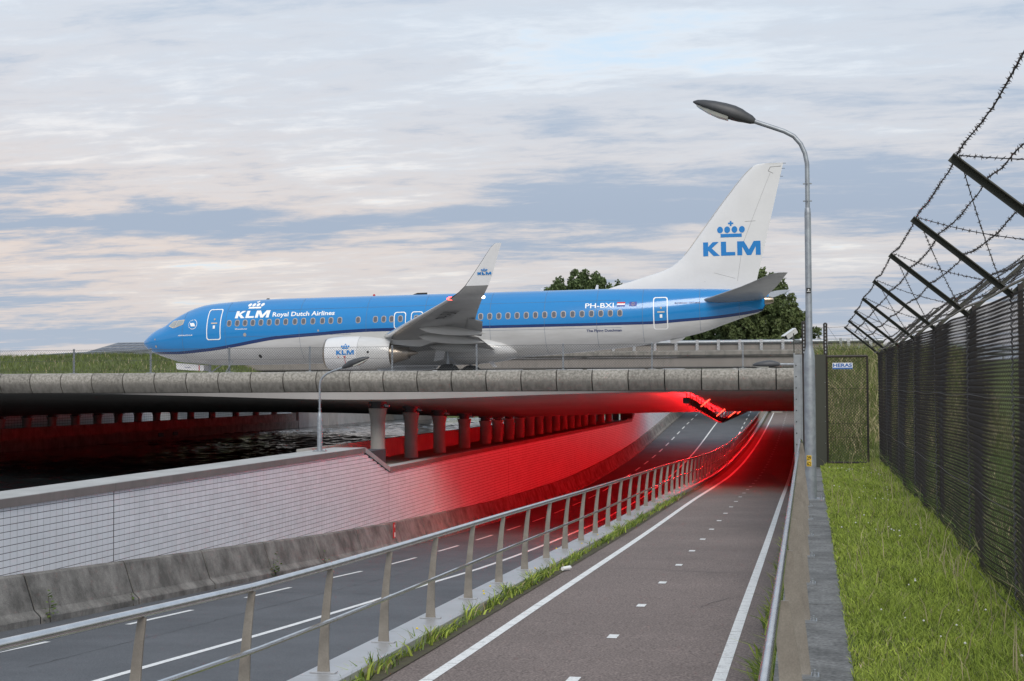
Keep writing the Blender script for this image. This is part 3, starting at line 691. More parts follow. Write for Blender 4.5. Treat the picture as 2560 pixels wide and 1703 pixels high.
# ------------------------------------------------------------------ street lamps
def lamp(name, label, base, pole, arm, head_dir, hl=.98, roll=0., **kw):
    T = thing(name, label, 'street lamp', base, group='street lamps with slim grey heads')
    m = MB(); m.box((base[0] - .19, base[1] - .19, base[2] + .001), (base[0] + .19, base[1] + .19, base[2] + .022)); m.build('base_plate', ZINC, T)
    for sx in (-1, 1):
        for sy in (-1, 1):
            m = MB(); m.lathe([(.022, .022), (.045, .022), (.046, .012), (.075, .012)], (base[0] + sx * .15, base[1] + sy * .15, base[2]), n=6); m.build('bolt', ZINC, T)
    m = MB(); m.lathe([(h, r) for h, r in pole], base, n=20); m.build('pole', LAMPP, T, smooth=True)
    m = MB(); m.tube(arm, .034, 12); a = m.build('arm', LAMPP, T, smooth=True)
    top = pole[-1][0] + base[2]
    for dz in (.10, .36):
        m = MB()
        for dx, dy in ((1, 0), (-1, 0), (0, -1)):
            m.tube([(base[0] + dx * .02, base[1] + dy * .02, top + dz), (base[0] + dx * .065, base[1] + dy * .065, top + dz)], .010, 6)
        m.build('clamp_bolt', ZINC, a)
    # head: a long almond shell, flat below, lens in the front two thirds
    d = np.array(head_dir, float); d /= np.linalg.norm(d); s = np.array((0, 1., 0)); u = np.cross(d, s); u = u if u[2] > 0 else -u
    o = np.array(arm[-1], float) - d * .04
    def P(t, a, b): return tuple(o + d * t * hl + s * a + u * b)
    st = [(0, .035, .04, -.035), (.06, .06, .075, -.055), (.18, .10, .105, -.065), (.24, .115, .125, -.075), (.35, .14, .14, -.08), (.5, .155, .135, -.075), (.68, .15, .115, -.06), (.84, .115, .085, -.04), (.94, .07, .055, -.02), (1., .02, .02, -.002)]
    rings = []
    for t, w, hi, lo in st:
        rg = []
        for k in range(16):
            a = math.pi * 2 * k / 16; ca, sa = math.cos(a), math.sin(a)
            rg.append(P(t, w * math.copysign(abs(ca) ** .8, ca), (hi if sa > 0 else -lo) * math.copysign(abs(sa) ** (.9 if sa > 0 else .5), sa)))
        rings.append(rg)
    m = MB(); m.loft(rings); h = m.build('head', DARKG, T, smooth=50)
    m = MB(); rg = []
    for t, w, lo in ((.40, .118, -.10), (.55, .128, -.105), (.72, .112, -.088), (.88, .07, -.055), (.93, .035, -.038)):
        rg.append([P(t, -w, lo + .045), P(t, -w * .8, lo), P(t, w * .8, lo), P(t, w, lo + .045)])
    m.loft(rg); m.build('lens', LENS, h, smooth=True)
    return T
lx, ly = .025, 21.84
L1 = lamp('street_lamp', 'tall grey street lamp standing on the verge wall beside the grass', (lx, ly, .002),
     [(.02, .083), (1.2, .083), (2.08, .081), (2.16, .075), (2.26, .052), (2.3, .049), (4.25, .047), (4.33, .042), (4.34, .034)],
     [(lx, ly, 4.30), (lx, ly, 5.0), (lx - .03, ly, 5.16), (lx - .09, ly, 5.30), (lx - .19, ly, 5.42), (lx - .33, ly, 5.50), (lx - .8, ly, 5.68)], (-1, 0, .36))
lamp('street_lamp', 'short grey street lamp on the coping of the tiled wall', (-15.75, 45.2, -.398),
     [(.02, .085), (.6, .085), (1.12, .082), (1.2, .07), (1.24, .05), (1.3, .048)],
     [(-15.75, 45.2, .88), (-15.75, 45.2, 1.75), (-15.72, 45.2, 1.92), (-15.64, 45.2, 2.05), (-15.5, 45.2, 2.16), (-15.3, 45.2, 2.24), (-14.93, 45.2, 2.36)], (1, 0, .36))
lamp('street_lamp', 'far street lamp whose level head shows in front of the bridge edge', (.06, 46.2, .002),
     [(.02, .085), (.6, .085), (1.12, .082), (1.2, .07), (1.24, .05), (1.3, .048)],
     [(.06, 46.2, 1.28), (.06, 46.2, 2.1), (.03, 46.2, 2.24), (-.06, 46.2, 2.32), (-.2, 46.2, 2.35), (-.9, 46.2, 2.36)], (-1, 0, -.03), hl=.86)
# stickers on the tall lamp: asset number and a small black badge
def lampskin(r):
    return lambda a, b: (lx + r * math.sin(a / r), ly - r * math.cos(a / r), b)
sk = lampskin(.0845)
for s_, z0 in (('29', .585), ('62', .50)):
    V = np.array([(-.062, z0), (.012, z0), (.012, z0 + .075), (-.062, z0 + .075)]); st_ = decal('number_sticker', V, [(0, 1, 2, 3)], sk, YELL, L1, .02, local=False)
    V, F = fit_text(s_, -.054, .006, z0 + .01, z0 + .066, .03); decal('digits', V, F, lampskin(.0865), BLACK, st_, .0, local=False)
V = np.array([(-.035, 3.06), (.035, 3.06), (.035, 3.14), (-.035, 3.14)]); st_ = decal('badge', V, [(0, 1, 2, 3)], lampskin(.0498), BLACK, L1, .012, local=False)
V = []; F = []
for cx_, cz_, r_ in ((0, 3.112, .013), (-.018, 3.09, .007), (.018, 3.09, .007), (0, 3.088, .007)):
    F.append(tuple(range(len(V), len(V) + 8))); V += [(cx_ + r_ * math.cos(a * math.pi / 4), cz_ + r_ * math.sin(a * math.pi / 4)) for a in range(8)]
decal('badge_print', np.array(V), F, lampskin(.0512), PAINT, st_, 0, local=False)

# ------------------------------------------------------------------ security fence on the right
FX = 1.42; FH = 2.40
SF = thing('security_fence', 'high black chain link fence topped by barbed wire on angled arms', 'fence', (FX, 18, 0))
posts = [4.9, 8.05, 11.0, 14.0, 17.5, 21.0, 24.6, 28.2, 31.3]
def fbulge(s, z):
    yv = 3.5 + s; d = np.min(np.abs(yv[..., None] - np.array(posts)), -1)
    e = np.clip(d / 1.55, 0, 1)
    return -.055 + .075 * (1 - np.exp(-((e * 1.6) ** 2))) * (np.sin(np.clip(z / FH, 0, 1) * math.pi) * .6 + .4) + .012 * np.sin(yv * 3.1 + z * 2)
def ftop(s):
    yv = 3.5 + s; d = np.min(np.abs(yv[..., None] - np.array(posts)), -1); return -.012 * np.clip(d, 0, 1.5)
chain('wire_mesh', (FX, 3.5, .04), (0, 1, 0), (-1, 0, 0), 28.0, FH - .05, .064, .062, .0034, PVC, SF, fbulge, None, .010)
for z in (.12, .8, 1.6, FH - .02):
    m = MB(); m.tube([(FX - .03, yv, z + .01 * math.sin(yv * 2)) for yv in np.arange(3.5, 31.6, .7)], .0028 if z < 2.3 else .011, 6); m.build('line_wire', PVC if z < 2.3 else POSTC, SF)
for y in posts:
    m = MB(); m.box((FX + .085, y - .022, -.2), (FX + .12, y + .022, FH + .03)); o = m.build('post', PVC, SF)
    # a laced seam of tie wire runs up every post
    m = MB()
    for k in range(38):
        z = .08 + k * .061; m.tube([(FX + .05, y - .045, z), (FX + .03, y, z + .03), (FX + .05, y + .045, z + .061)], .006, 4)
    m.build('tie_wire', PVC, o)
    for sx in (-1, 1):
        a = np.array((FX + .07, y, FH - .05)); b = np.array((FX + (-.64 if sx < 0 else .72), y, FH + .54)); d = (b - a) / np.linalg.norm(b - a)
        m = MB(); nrm = np.cross(d, (0, 1, 0)); L = np.linalg.norm(b - a); c = (a + b) / 2
        m.obox(c, (d, (0, 1, 0), nrm), (L / 2, .030, .0035)); m.obox(c + np.array((0, .028, 0)) + nrm * .018, (d, (0, 1, 0), nrm), (L / 2, .0035, .02)); m.build('arm', OLIVE, o)
def barbed(pts, parent, name='barbed_wire', r=.0042, step=.075, tw=True):
    P = [np.array(p, float) for p in pts]; V = []; Fc = []
    m = MB(); m.tube(P, r, 4)
    for a, b in zip(P, P[1:]):
        L = np.linalg.norm(b - a); n = max(1, int(L / step)); d = (b - a) / L
        for i in range(n):
            c = a + (b - a) * ((i + .5) / n + random.uniform(-.1, .1) / n)
            for _ in range(2):
                w = np.array([random.gauss(0, 1) for _ in range(3)]); w -= d * (w @ d) * .8; w /= np.linalg.norm(w); q = np.cross(w, d); q /= np.linalg.norm(q)
                e0 = c - w * .019; e1 = c + w * .019; k = .0036
                m.add([e0, e1, c + q * k, c - q * k], [(0, 2, 1), (0, 1, 3)])
    return m.build(name, WIRE, parent)
for sx in (-1, 1):
    for fr in (.16, .44, .72, .97):
        pts = []
        for a, b in zip(posts, posts[1:]):
            for t in np.linspace(0, 1, 7)[:-1]:
                sag = -.035 * math.sin(math.pi * t) + random.uniform(-.008, .008)
                pts.append((FX + sx * .64 * fr + random.uniform(-.01, .01), a + (b - a) * t, FH - .01 + .55 * fr + .02 + sag))
        pts.insert(0, (FX + sx * .64 * fr, 2.5, FH + .55 * fr)); barbed(pts, SF)
    for a, b in zip(posts, posts[1:]):
        for f0, f1 in ((.95, .05), (.05, .95)):
            pts = [(FX + sx * .64 * (f0 + (f1 - f0) * t), a + (b - a) * t, FH + .01 + .55 * (f0 + (f1 - f0) * t) - .03 * math.sin(math.pi * t)) for t in np.linspace(0, 1, 8)]
            barbed(pts, SF, r=.0030, step=.11)

# gate at the end of the verge
G = thing('security_gate', 'narrow black chain link gate closing the end of the grass verge', 'gate', (.8, 30.5, 0))
GY = 30.5
for x in (.385, 1.20):
    m = MB(); m.tube([(x, GY, .06), (x, GY, 2.30)], .022, 8); m.build('stile', PVC, G, smooth=True)
for z in (.10, 2.29): m = MB(); m.tube([(.385, GY, z), (1.20, GY, z)], .020 if z < 1 else .026, 8); m.build('rail', PVC, G, smooth=True)
for z in (.62, .90, 1.62): m = MB(); m.tube([(.385, GY, z), (1.20, GY, z)], .004, 5); m.build('line_wire', PVC, G)
chain('wire_mesh', (.39, GY - .02, .1), (1, 0, 0), (0, -1, 0), .81, 2.2, .062, .062, .0064, PVC, G)
GP = thing('gate_screen', 'narrow dark olive steel screen between lamp post and gate', 'screen', (.27, 30.5, 0))
m = MB(); m.box((.15, GY - .04, .0), (.365, GY + .04, 2.33)); m.build('plate', OLIVE, GP)
for z in (.5, .95, 1.25, 1.75): m = MB(); m.lathe([(0, .008), (-.008, .007)], (.345, GY - .04, z), 'Y', 6); m.build('bolt', ZINC, GP)
GPOST = []
for x, zt, lab in ((-.075, 2.99, 'dark round fence post carrying the security camera'), (.365, 2.95, 'dark round fence post above the olive steel screen')):
    T = thing('fence_post', lab, 'post', (x, GY + .10, 0)); GPOST.append(T)
    m = MB(); m.tube([(x, GY + .10, -.1), (x, GY + .10, zt)], .044, 12); m.build('shaft', PVC, T, smooth=True)
    m = MB(); m.lathe([(zt, .047), (zt + .02, .045), (zt + .045, .02)], (x, GY + .10, 0), n=12); m.build('cap', PVC, T, smooth=True)
    m = MB()
    for k in range(9): m.obox((x, GY + .055, 2.38 + k * .07), ((1, 0, 0), (0, 1, 0), (0, 0, 1)), (.012, .006, .02))
    m.build('wire_clip', ZINC, T)
BW = thing('barbed_strands', 'strands of barbed wire stretched above the gate', 'barbed wire', (.8, 30.6, 2.7))
for k, z in enumerate((2.86, 2.70, 2.56, 2.44)):
    barbed([(-.07 + t * 1.55, GY + .06, z + .05 - .06 * math.sin(math.pi * t) + (.10 - .03 * k) * t) for t in np.linspace(0, 1, 10)], BW, 'strand', .003, .07)
barbed([(.42, GY + .05, 2.9), (.75, GY + .05, 2.4)], BW, 'strand', .0025); barbed([(.86, GY + .05, 2.9), (.98, GY + .05, 2.3)], BW, 'strand', .0025)
# name board on the gate
S = thing('name_sign', 'small white and blue lettered name board wired to the gate', 'sign', (.7, 30.45, 2.0))
m = MB(); m.box((.50, GY - .055, 2.025), (.905, GY - .042, 2.155)); m.build('board', SIGNW, S)
m = MB(); m.box((.502, GY - .058, 2.027), (.903, GY - .0552, 2.055)); m.build('blue_band', SIGNB, S)
V, F = fit_text('HERAS', .512, .893, 2.068, 2.142, .035); decal('lettering', V, F, lambda a, b: (a, GY - .0575, b), SIGNB, S, 0, local=False)
# security camera
CM = thing('security_camera', 'pale box security camera on a bracket above the steel channel', 'camera', (-.25, 30.6, 2.8))
ca = np.array((-.34, GY + .02, 2.765)); cd = np.array((-.70, -.45, -.50)); cd /= np.linalg.norm(cd); cs = np.cross(cd, (0, 0, 1)); cs /= np.linalg.norm(cs); cu = np.cross(cs, cd)
m = MB(); m.obox(ca, (cd, cs, cu), (.14, .052, .05)); m.build('housing', PGREY, CM)
m = MB(); m.obox(ca + cd * .03 + cu * .058, (cd, cs, cu), (.165, .062, .006)); m.build('sun_shield', PWHITE, CM)
m = MB(); m.obox(ca + cd * .141, (cd, cs, cu), (.003, .042, .040)); m.build('window', BLACK, CM)
m = MB(); m.tube([ca - cu * .05, ca - cu * .13 - cd * .0, (-.25, GY + .08, 2.63), (-.12, GY + .10, 2.63)], .022, 8); m.lathe([(-.16, .05), (-.118, .05)], (0, GY + .10, 2.63), 'X', 10); m.build('bracket', ZINC, CM, smooth=True)
# galvanised channel upright
CH = thing('steel_channel', 'upright galvanised steel channel with a row of bolts left of the lamp', 'steel upright', (-.2, 26, 0))
m = MB(); m.box((-.245, 26.0, -.6), (-.225, 26.10, 2.27)); m.build('flange', ZINC, CH)
m = MB(); m.box((-.224, 26.02, -.6), (-.115, 26.04, 2.24)); m.build('web', ZINC, CH)
m = MB(); m.box((-.114, 25.99, -.6), (-.098, 26.09, 2.24)); m.build('flange', ZINC, CH)
m = MB(); m.tube([(-.235, 26.05, 2.27), (-.24, 26.05, 2.62)], .010, 6); m.build('rod', OLIVE, CH)
for k in range(11):
    m = MB(); m.lathe([(0, .012), (-.012, .011)], (-.205, 26.019, .05 + k * .2), 'Y', 6); m.build('bolt', BLACK, CH)

# ------------------------------------------------------------------ airliner (local: x aft from the nose tip, y left wing negative, z above ground)
AX, AY, AZ = -40.32, 83.0, 1.75
A = thing('airliner', 'blue and white twin engine passenger jet taxiing across the bridge', 'airliner', (AX, AY, AZ + .0115 * -10))
A.rotation_euler = (0, -.0115, 0)
f_top = curve([0, .05, .17, .58, 1.03, 1.66, 2.07, 2.74, 3.5, 4.4, 5.5, 6.8, 8.2, 10, 12, 28, 30, 33, 36, 38.25], [2.86, 3.02, 3.12, 3.46, 3.73, 4.0, 4.30, 4.64, 4.95, 5.16, 5.25, 5.33, 5.375, 5.39, 5.39, 5.38, 5.36, 5.29, 5.16, 4.80])
f_bot = curve([0, .06, .17, .49, 1.04, 1.71, 2.39, 3.73, 5.07, 6.84, 9, 20, 22, 24, 26, 28.5, 30.8, 32.6, 34.35, 35.9, 37.05, 37.8, 38.16, 38.25], [2.84, 2.70, 2.60, 2.36, 2.11, 1.88, 1.67, 1.51, 1.41, 1.395, 1.39, 1.39, 1.42, 1.50, 1.63, 1.82, 2.02, 2.33, 2.68, 3.20, 3.58, 3.82, 4.20, 4.60])
f_w = curve([0, .06, .17, .5, 1.0, 1.7, 2.5, 3.5, 4.5, 6, 7.5, 24, 26, 28, 30, 32, 34, 36, 37.5, 38.25], [.01, .2, .34, .64, .94, 1.22, 1.45, 1.66, 1.78, 1.86, 1.88, 1.88, 1.86, 1.77, 1.60, 1.36, 1.04, .68, .40, .12])
f_c = curve([0, 1, 2, 4, 6, 8, 22, 26, 30, 34, 38.25], [2.85, 2.95, 3.05, 3.25, 3.38, 3.45, 3.45, 3.5, 3.7, 4.1, 4.7])
l1 = curve([0, 1.4, 2.7, 4.26, 5.35, 6.66, 7.95, 9.24, 10.7, 12.1, 13.3, 15, 16.7, 21.5, 26.5, 31, 31.8, 33.3, 34.9, 36.4, 37.9, 38.3], [2.28, 2.28, 2.27, 2.36, 2.46, 2.64, 2.85, 3.03, 3.13, 3.20, 3.28, 3.34, 3.35, 3.34, 3.34, 3.36, 3.37, 3.47, 3.58, 3.75, 3.98, 4.05])
def l2(x): return l1(x) - np.interp(x, [0, 1.5, 3, 8, 16, 22, 38], [.11, .14, .17, .20, .19, .165, .165])
def fphi(x, z):
    c = float(f_c(x)); b = float(f_top(x)) - c if z >= c else c - float(f_bot(x))
    return math.asin(max(-1, min(1, (z - c) / max(b, 1e-4))))
def fpt(x, ph, side):
    c = float(f_c(x)); b = float(f_top(x)) - c if ph >= 0 else c - float(f_bot(x))
    return (x, side * float(f_w(x)) * math.cos(ph), c + b * math.sin(ph))
def fsurf(eps):
    def s(x, z):
        ph = fphi(x, z); c = float(f_c(x)); b = float(f_top(x)) - c if z >= c else c - float(f_bot(x)); w = float(f_w(x))
        yv = w * math.cos(ph); nz = (z - c) / max(b, .1) ** 2; ny = yv / max(w, .1) ** 2; L = math.hypot(ny, nz) or 1
        return (x, -(yv + eps * ny / L), z + eps * nz / L)
    return s
xs_f = np.unique(np.concatenate([np.linspace(0, 1, 14) ** 2 * 1.5, np.linspace(1.5, 11, 40), np.linspace(11, 22, 24), np.linspace(22, 38.25, 50)]))
NT, ND, NBt = 12, 2, 12
rings = []; HP = math.pi / 2
for x in xs_f:
    p1 = fphi(x, float(l1(x))); p2 = fphi(x, float(l2(x)))
    p1 = max(p1, -HP + .02); p2 = max(min(p2, p1 - .004), -HP + .01)
    ph = list(np.linspace(HP, p1, NT + 1)) + list(np.linspace(p1, p2, ND + 1))[1:] + list(np.linspace(p2, -HP, NBt + 1))[1:]
    rings.append([fpt(x, q, -1) for q in ph] + [fpt(x, q, 1) for q in ph[-2:0:-1]])
n1 = NT + ND + NBt
def fm(i, j):
    k = j if j < n1 else 2 * n1 - 1 - j
    return 0 if k < NT else 1 if k < NT + ND else 2
m = MB(); m.loft(rings, mfun=fm); FUS = m.build('fuselage', [PBLUE, PNAVY, PGREY], A, smooth=60, local=True)
m = MB(); m.lathe([(38.02, .26), (38.3, .22), (38.5, .15), (38.52, .10), (38.3, .06)], (0, 0, 4.46), 'X', 14); m.build('tail_exhaust', METAL, A, smooth=True, local=True)
# cabin windows
wm = MB(); wn = 12
def rrect(w, h, r, n=3):
    pts = []
    for cx_, cz_, a0 in ((w / 2 - r, h / 2 - r, 0), (-w / 2 + r, h / 2 - r, 90), (-w / 2 + r, -h / 2 + r, 180), (w / 2 - r, -h / 2 + r, 270)):
        for k in range(n + 1): a = R(a0 + 90 * k / n); pts.append((cx_ + r * math.cos(a), cz_ + r * math.sin(a)))
    return pts
wx = [6.37, 6.89, 7.39, 7.89, 8.40, 8.92, 9.43, 9.96, 10.54, 11.08, 11.66, 12.26, 12.78, 13.33, 14.46, 15.52, 16.03, 16.51, 17.04, 18.01, 18.6, 19.1, 19.65, 20.2, 20.75] + [21.32 + .538 * i for i in range(17)]
ZWN = 3.875
def window(x, z=ZWN, side=-1):
    fs = fsurf(.006); gs = fsurf(.012)
    def put(p, eps):
        q = fsurf(eps)(x + p[0], z + p[1]); return q
    a = rrect(.30, .40, .12); b = rrect(.22, .31, .09)
    mm = MB(); n = len(a); mm.add([put(p, .005) for p in a] + [put(p, .011) for p in b], [(i, (i + 1) % n, n + (i + 1) % n, n + i) for i in range(n)]); o = mm.build('window', WFRAME, A, local=True)
    mm = MB(); mm.add([put(p, .008) for p in b], [tuple(range(n))]); mm.build('pane', PANE, o, local=True)
for x in wx: window(x)
def ring_decal(name, pts_o, pts_i, surf, matl, parent):
    n = len(pts_o); mm = MB(); mm.add([surf(*p) for p in pts_o] + [surf(*p) for p in pts_i], [(i, (i + 1) % n, n + (i + 1) % n, n + i) for i in range(n)])
    return mm.build(name, matl, parent, local=True)
def door(x0, x1, z0, z1, name='door', wd=.055, r=.13, extra=True):
    cx_, cz_ = (x0 + x1) / 2, (z0 + z1) / 2
    def dense(w, h, r):
        p = rrect(w, h, r, 4); out = []
        for a, b in zip(p, p[1:] + p[:1]):
            L = math.dist(a, b); k = max(1, int(L / .12))
            for i in range(k): out.append((cx_ + a[0] + (b[0] - a[0]) * i / k, cz_ + a[1] + (b[1] - a[1]) * i / k))
        return out
    o_ = dense(x1 - x0, z1 - z0, r); i_ = [(cx_ + (a - cx_) * ((x1 - x0 - 2 * wd) / (x1 - x0)), cz_ + (b - cz_) * ((z1 - z0 - 2 * wd) / (z1 - z0))) for a, b in o_]
    d = ring_decal(name, o_, i_, fsurf(.012), PTXT, A)
    if extra:
        hx, hz = cx_ + .03, cz_ + .06
        decal('handle', np.array([(hx - .2, hz - .03), (hx + .2, hz - .03), (hx + .2, hz + .04), (hx - .2, hz + .04)]), [(0, 1, 2, 3)], fsurf(.02), CPFR, d)
        decal('viewport', np.array([(hx + .06 * math.cos(a * .785), hz + .24 + .07 * math.sin(a * .785)) for a in range(8)]), [tuple(range(8))], fsurf(.018), WFRAME, d)
        decal('placard', np.array([(hx - .07, hz - .32), (hx + .07, hz - .32), (hx + .07, hz - .13), (hx - .07, hz - .13)]), [(0, 1, 2, 3)], fsurf(.018), PTXT, d)
    return d
door(4.90, 5.83, 2.90, 4.78); door(31.80, 32.62, 2.90, 4.74)
door(16.65, 17.38, 3.28, 4.28, 'overwing_exit', .05, .16, False); door(17.68, 18.40, 3.28, 4.28, 'overwing_exit', .05, .16, False)
# cockpit glazing
for nm, P_ in (('cockpit_window', [(2.13, 3.83), (2.56, 3.68), (2.72, 4.17), (2.42, 4.15)]), ('cockpit_window', [(2.60, 3.69), (3.24, 3.90), (3.30, 4.20), (2.77, 4.18)])):
    o = decal(nm, np.array(P_), [(0, 1, 2, 3)], fsurf(.008), CPFR, A, .1)
    c = np.mean(P_, 0); Q_ = np.array([(c[0] + (p[0] - c[0]) * .80, c[1] + (p[1] - c[1]) * .78) for p in P_]); decal('pane', Q_, [(0, 1, 2, 3)], fsurf(.014), CPANE, o, .1)
# lettering and marks
V, F = logo_polys(6.70, 4.165, .525, .44); V[:, 0] += (V[:, 1] - 4.165) * .12; decal('name_mark', V, F, fsurf(.01), PTXT, A, .11)
V, F = fit_text('Royal Dutch Airlines', 9.09, 12.97, 4.12, 4.47, .02); decal('lettering', V, F, fsurf(.01), PTXT, A, .16)
V, F = fit_text('PH-BXI', 27.95, 29.58, 4.19, 4.47, .012); decal('registration', V, F, fsurf(.01), PTXT, A, .16)
V, F = fit_text('The Flying Dutchman', 28.0, 30.0, 2.79, 2.98, .02); decal('lettering', V, F, fsurf(.01), PDARK, A, .16)
V, F = fit_text('BOEING 737-800', 33.0, 34.45, 4.33, 4.42, .02, .2); decal('lettering', V, F, fsurf(.01), PDARK, A, .16)
for k, mt in enumerate((FLR, PTXT, FLB)):
    z0 = 4.42 - k * .085; decal('flag_stripe', np.array([(29.76, z0), (30.22, z0), (30.22, z0 + .085), (29.76, z0 + .085)]), [(0, 1, 2, 3)], fsurf(.01), mt, A, .12)
ef = decal('flag', np.array([(30.46, 4.25), (30.88, 4.25), (30.88, 4.505), (30.46, 4.505)]), [(0, 1, 2, 3)], fsurf(.01), FLB, A, .12)
V = []; F = []
for a in range(12):
    cx_, cz_ = 30.67 + .075 * math.cos(a * math.pi / 6), 4.378 + .075 * math.sin(a * math.pi / 6); F.append(tuple(range(len(V), len(V) + 5))); V += [(cx_ + .014 * math.cos(b * 1.257), cz_ + .014 * math.sin(b * 1.257)) for b in range(5)]
decal('stars', np.array(V), F, fsurf(.014), YELL, ef, 0)
V = []; F = []                                            # round emblem behind the cockpit
for a in range(-100, 100, 10):
    q = [(3.95 + r_ * math.cos(R(b - 20)), 3.88 + r_ * math.sin(R(b - 20))) for r_, b in ((.27, a), (.30, a), (.30, a + 10.1), (.27, a + 10.1))]; F.append(tuple(range(len(V), len(V) + 4))); V += q
for a in range(6):
    cx_, cz_ = 3.92 + .26 * math.cos(R(95 + a * 26)), 3.88 + .26 * math.sin(R(95 + a * 26)); F.append(tuple(range(len(V), len(V) + 6))); V += [(cx_ + .05 * math.cos(b * 1.047), cz_ + .018 * math.sin(b * 1.047)) for b in range(6)]
F.append(tuple(range(len(V), len(V) + 8))); V += [(3.93 + (.17 + .04 * (b % 2)) * math.cos(b * .785 + .4), 3.86 + (.10 + .05 * (b % 2)) * math.sin(b * .785)) for b in range(8)]
decal('round_emblem', np.array(V), F, fsurf(.01), PTXT, A, .1)
for x0, x1, z0 in ((2.95, 3.95, 3.19), (6.75, 7.55, 3.48)):
    V, F = fit_text('Zwaluw' if x0 > 6 else 'AIRFRANCE KLM', x0, x1, z0, z0 + .075, .02); decal('lettering', V, F, fsurf(.01), PTXT, A, .2)
for x, z, r_ in ((7.38, 3.17, .10), (1.25, 2.62, .07), (8.1, 1.88, .10), (12.0, 3.30, .06), (1.2, 3.05, .05)):
    V = np.array([(x + r_ * math.cos(a * .628), z + r_ * 1.1 * math.sin(a * .628)) for a in range(10)]); decal('port', V, [tuple(range(10))], fsurf(.01), WFRAME if z > 2 else BLACK, A, 0)
for x, h_, l_ in ((8.0, .06, .25), (17.2, .10, 1.0), (25.0, .16, .25), (28.3, .25, .2)):
    zt = float(f_top(x)); m = MB(); m.loft([[(x, -.02, zt - .03), (x + l_, -.02, zt - .03), (x + l_, .02, zt - .03), (x, .02, zt - .03)], [(x + l_ * .4, -.01, zt + h_), (x + l_, -.01, zt + h_), (x + l_, .01, zt + h_), (x + l_ * .4, .01, zt + h_)]]); m.build('antenna', PWHITE if x > 20 else BLACK, A, local=True)
m = MB(); m.lathe([(-.03, .08), (.04, .08), (.09, .05), (.11, .01)], (14.9, 0, 5.39), n=10); m.build('beacon', REDD, A, smooth=True, local=True)

SEAM = mat('panel seam', (.10, .15, .22), .5)
for x in (3.25, 6.12, 10.8, 14.95, 18.5, 22.4, 25.6, 28.6, 31.2, 34.4, 36.6):
    m = MB(); ph = np.linspace(1.25, -1.2, 30); fs = []
    for q in ph:
        for dx in (-.008, .008):
            p = fpt(x + dx, q, -1); fs.append((p[0], p[1] - .004 * math.cos(q), p[2] + .004 * math.sin(q)))
    m.add(fs, [(2 * i, 2 * i + 1, 2 * i + 3, 2 * i + 2) for i in range(29)]); m.build('panel_seam', SEAM, A, local=True)
for z in (3.05, 4.62):
    m = MB(); fs = [fsurf(.004)(x, z + dz) for x in np.linspace(6.2, 30, 60) for dz in (-.006, .006)]
    m.add(fs, [(2 * i, 2 * i + 1, 2 * i + 3, 2 * i + 2) for i in range(59)]); m.build('panel_seam', SEAM, A, local=True)
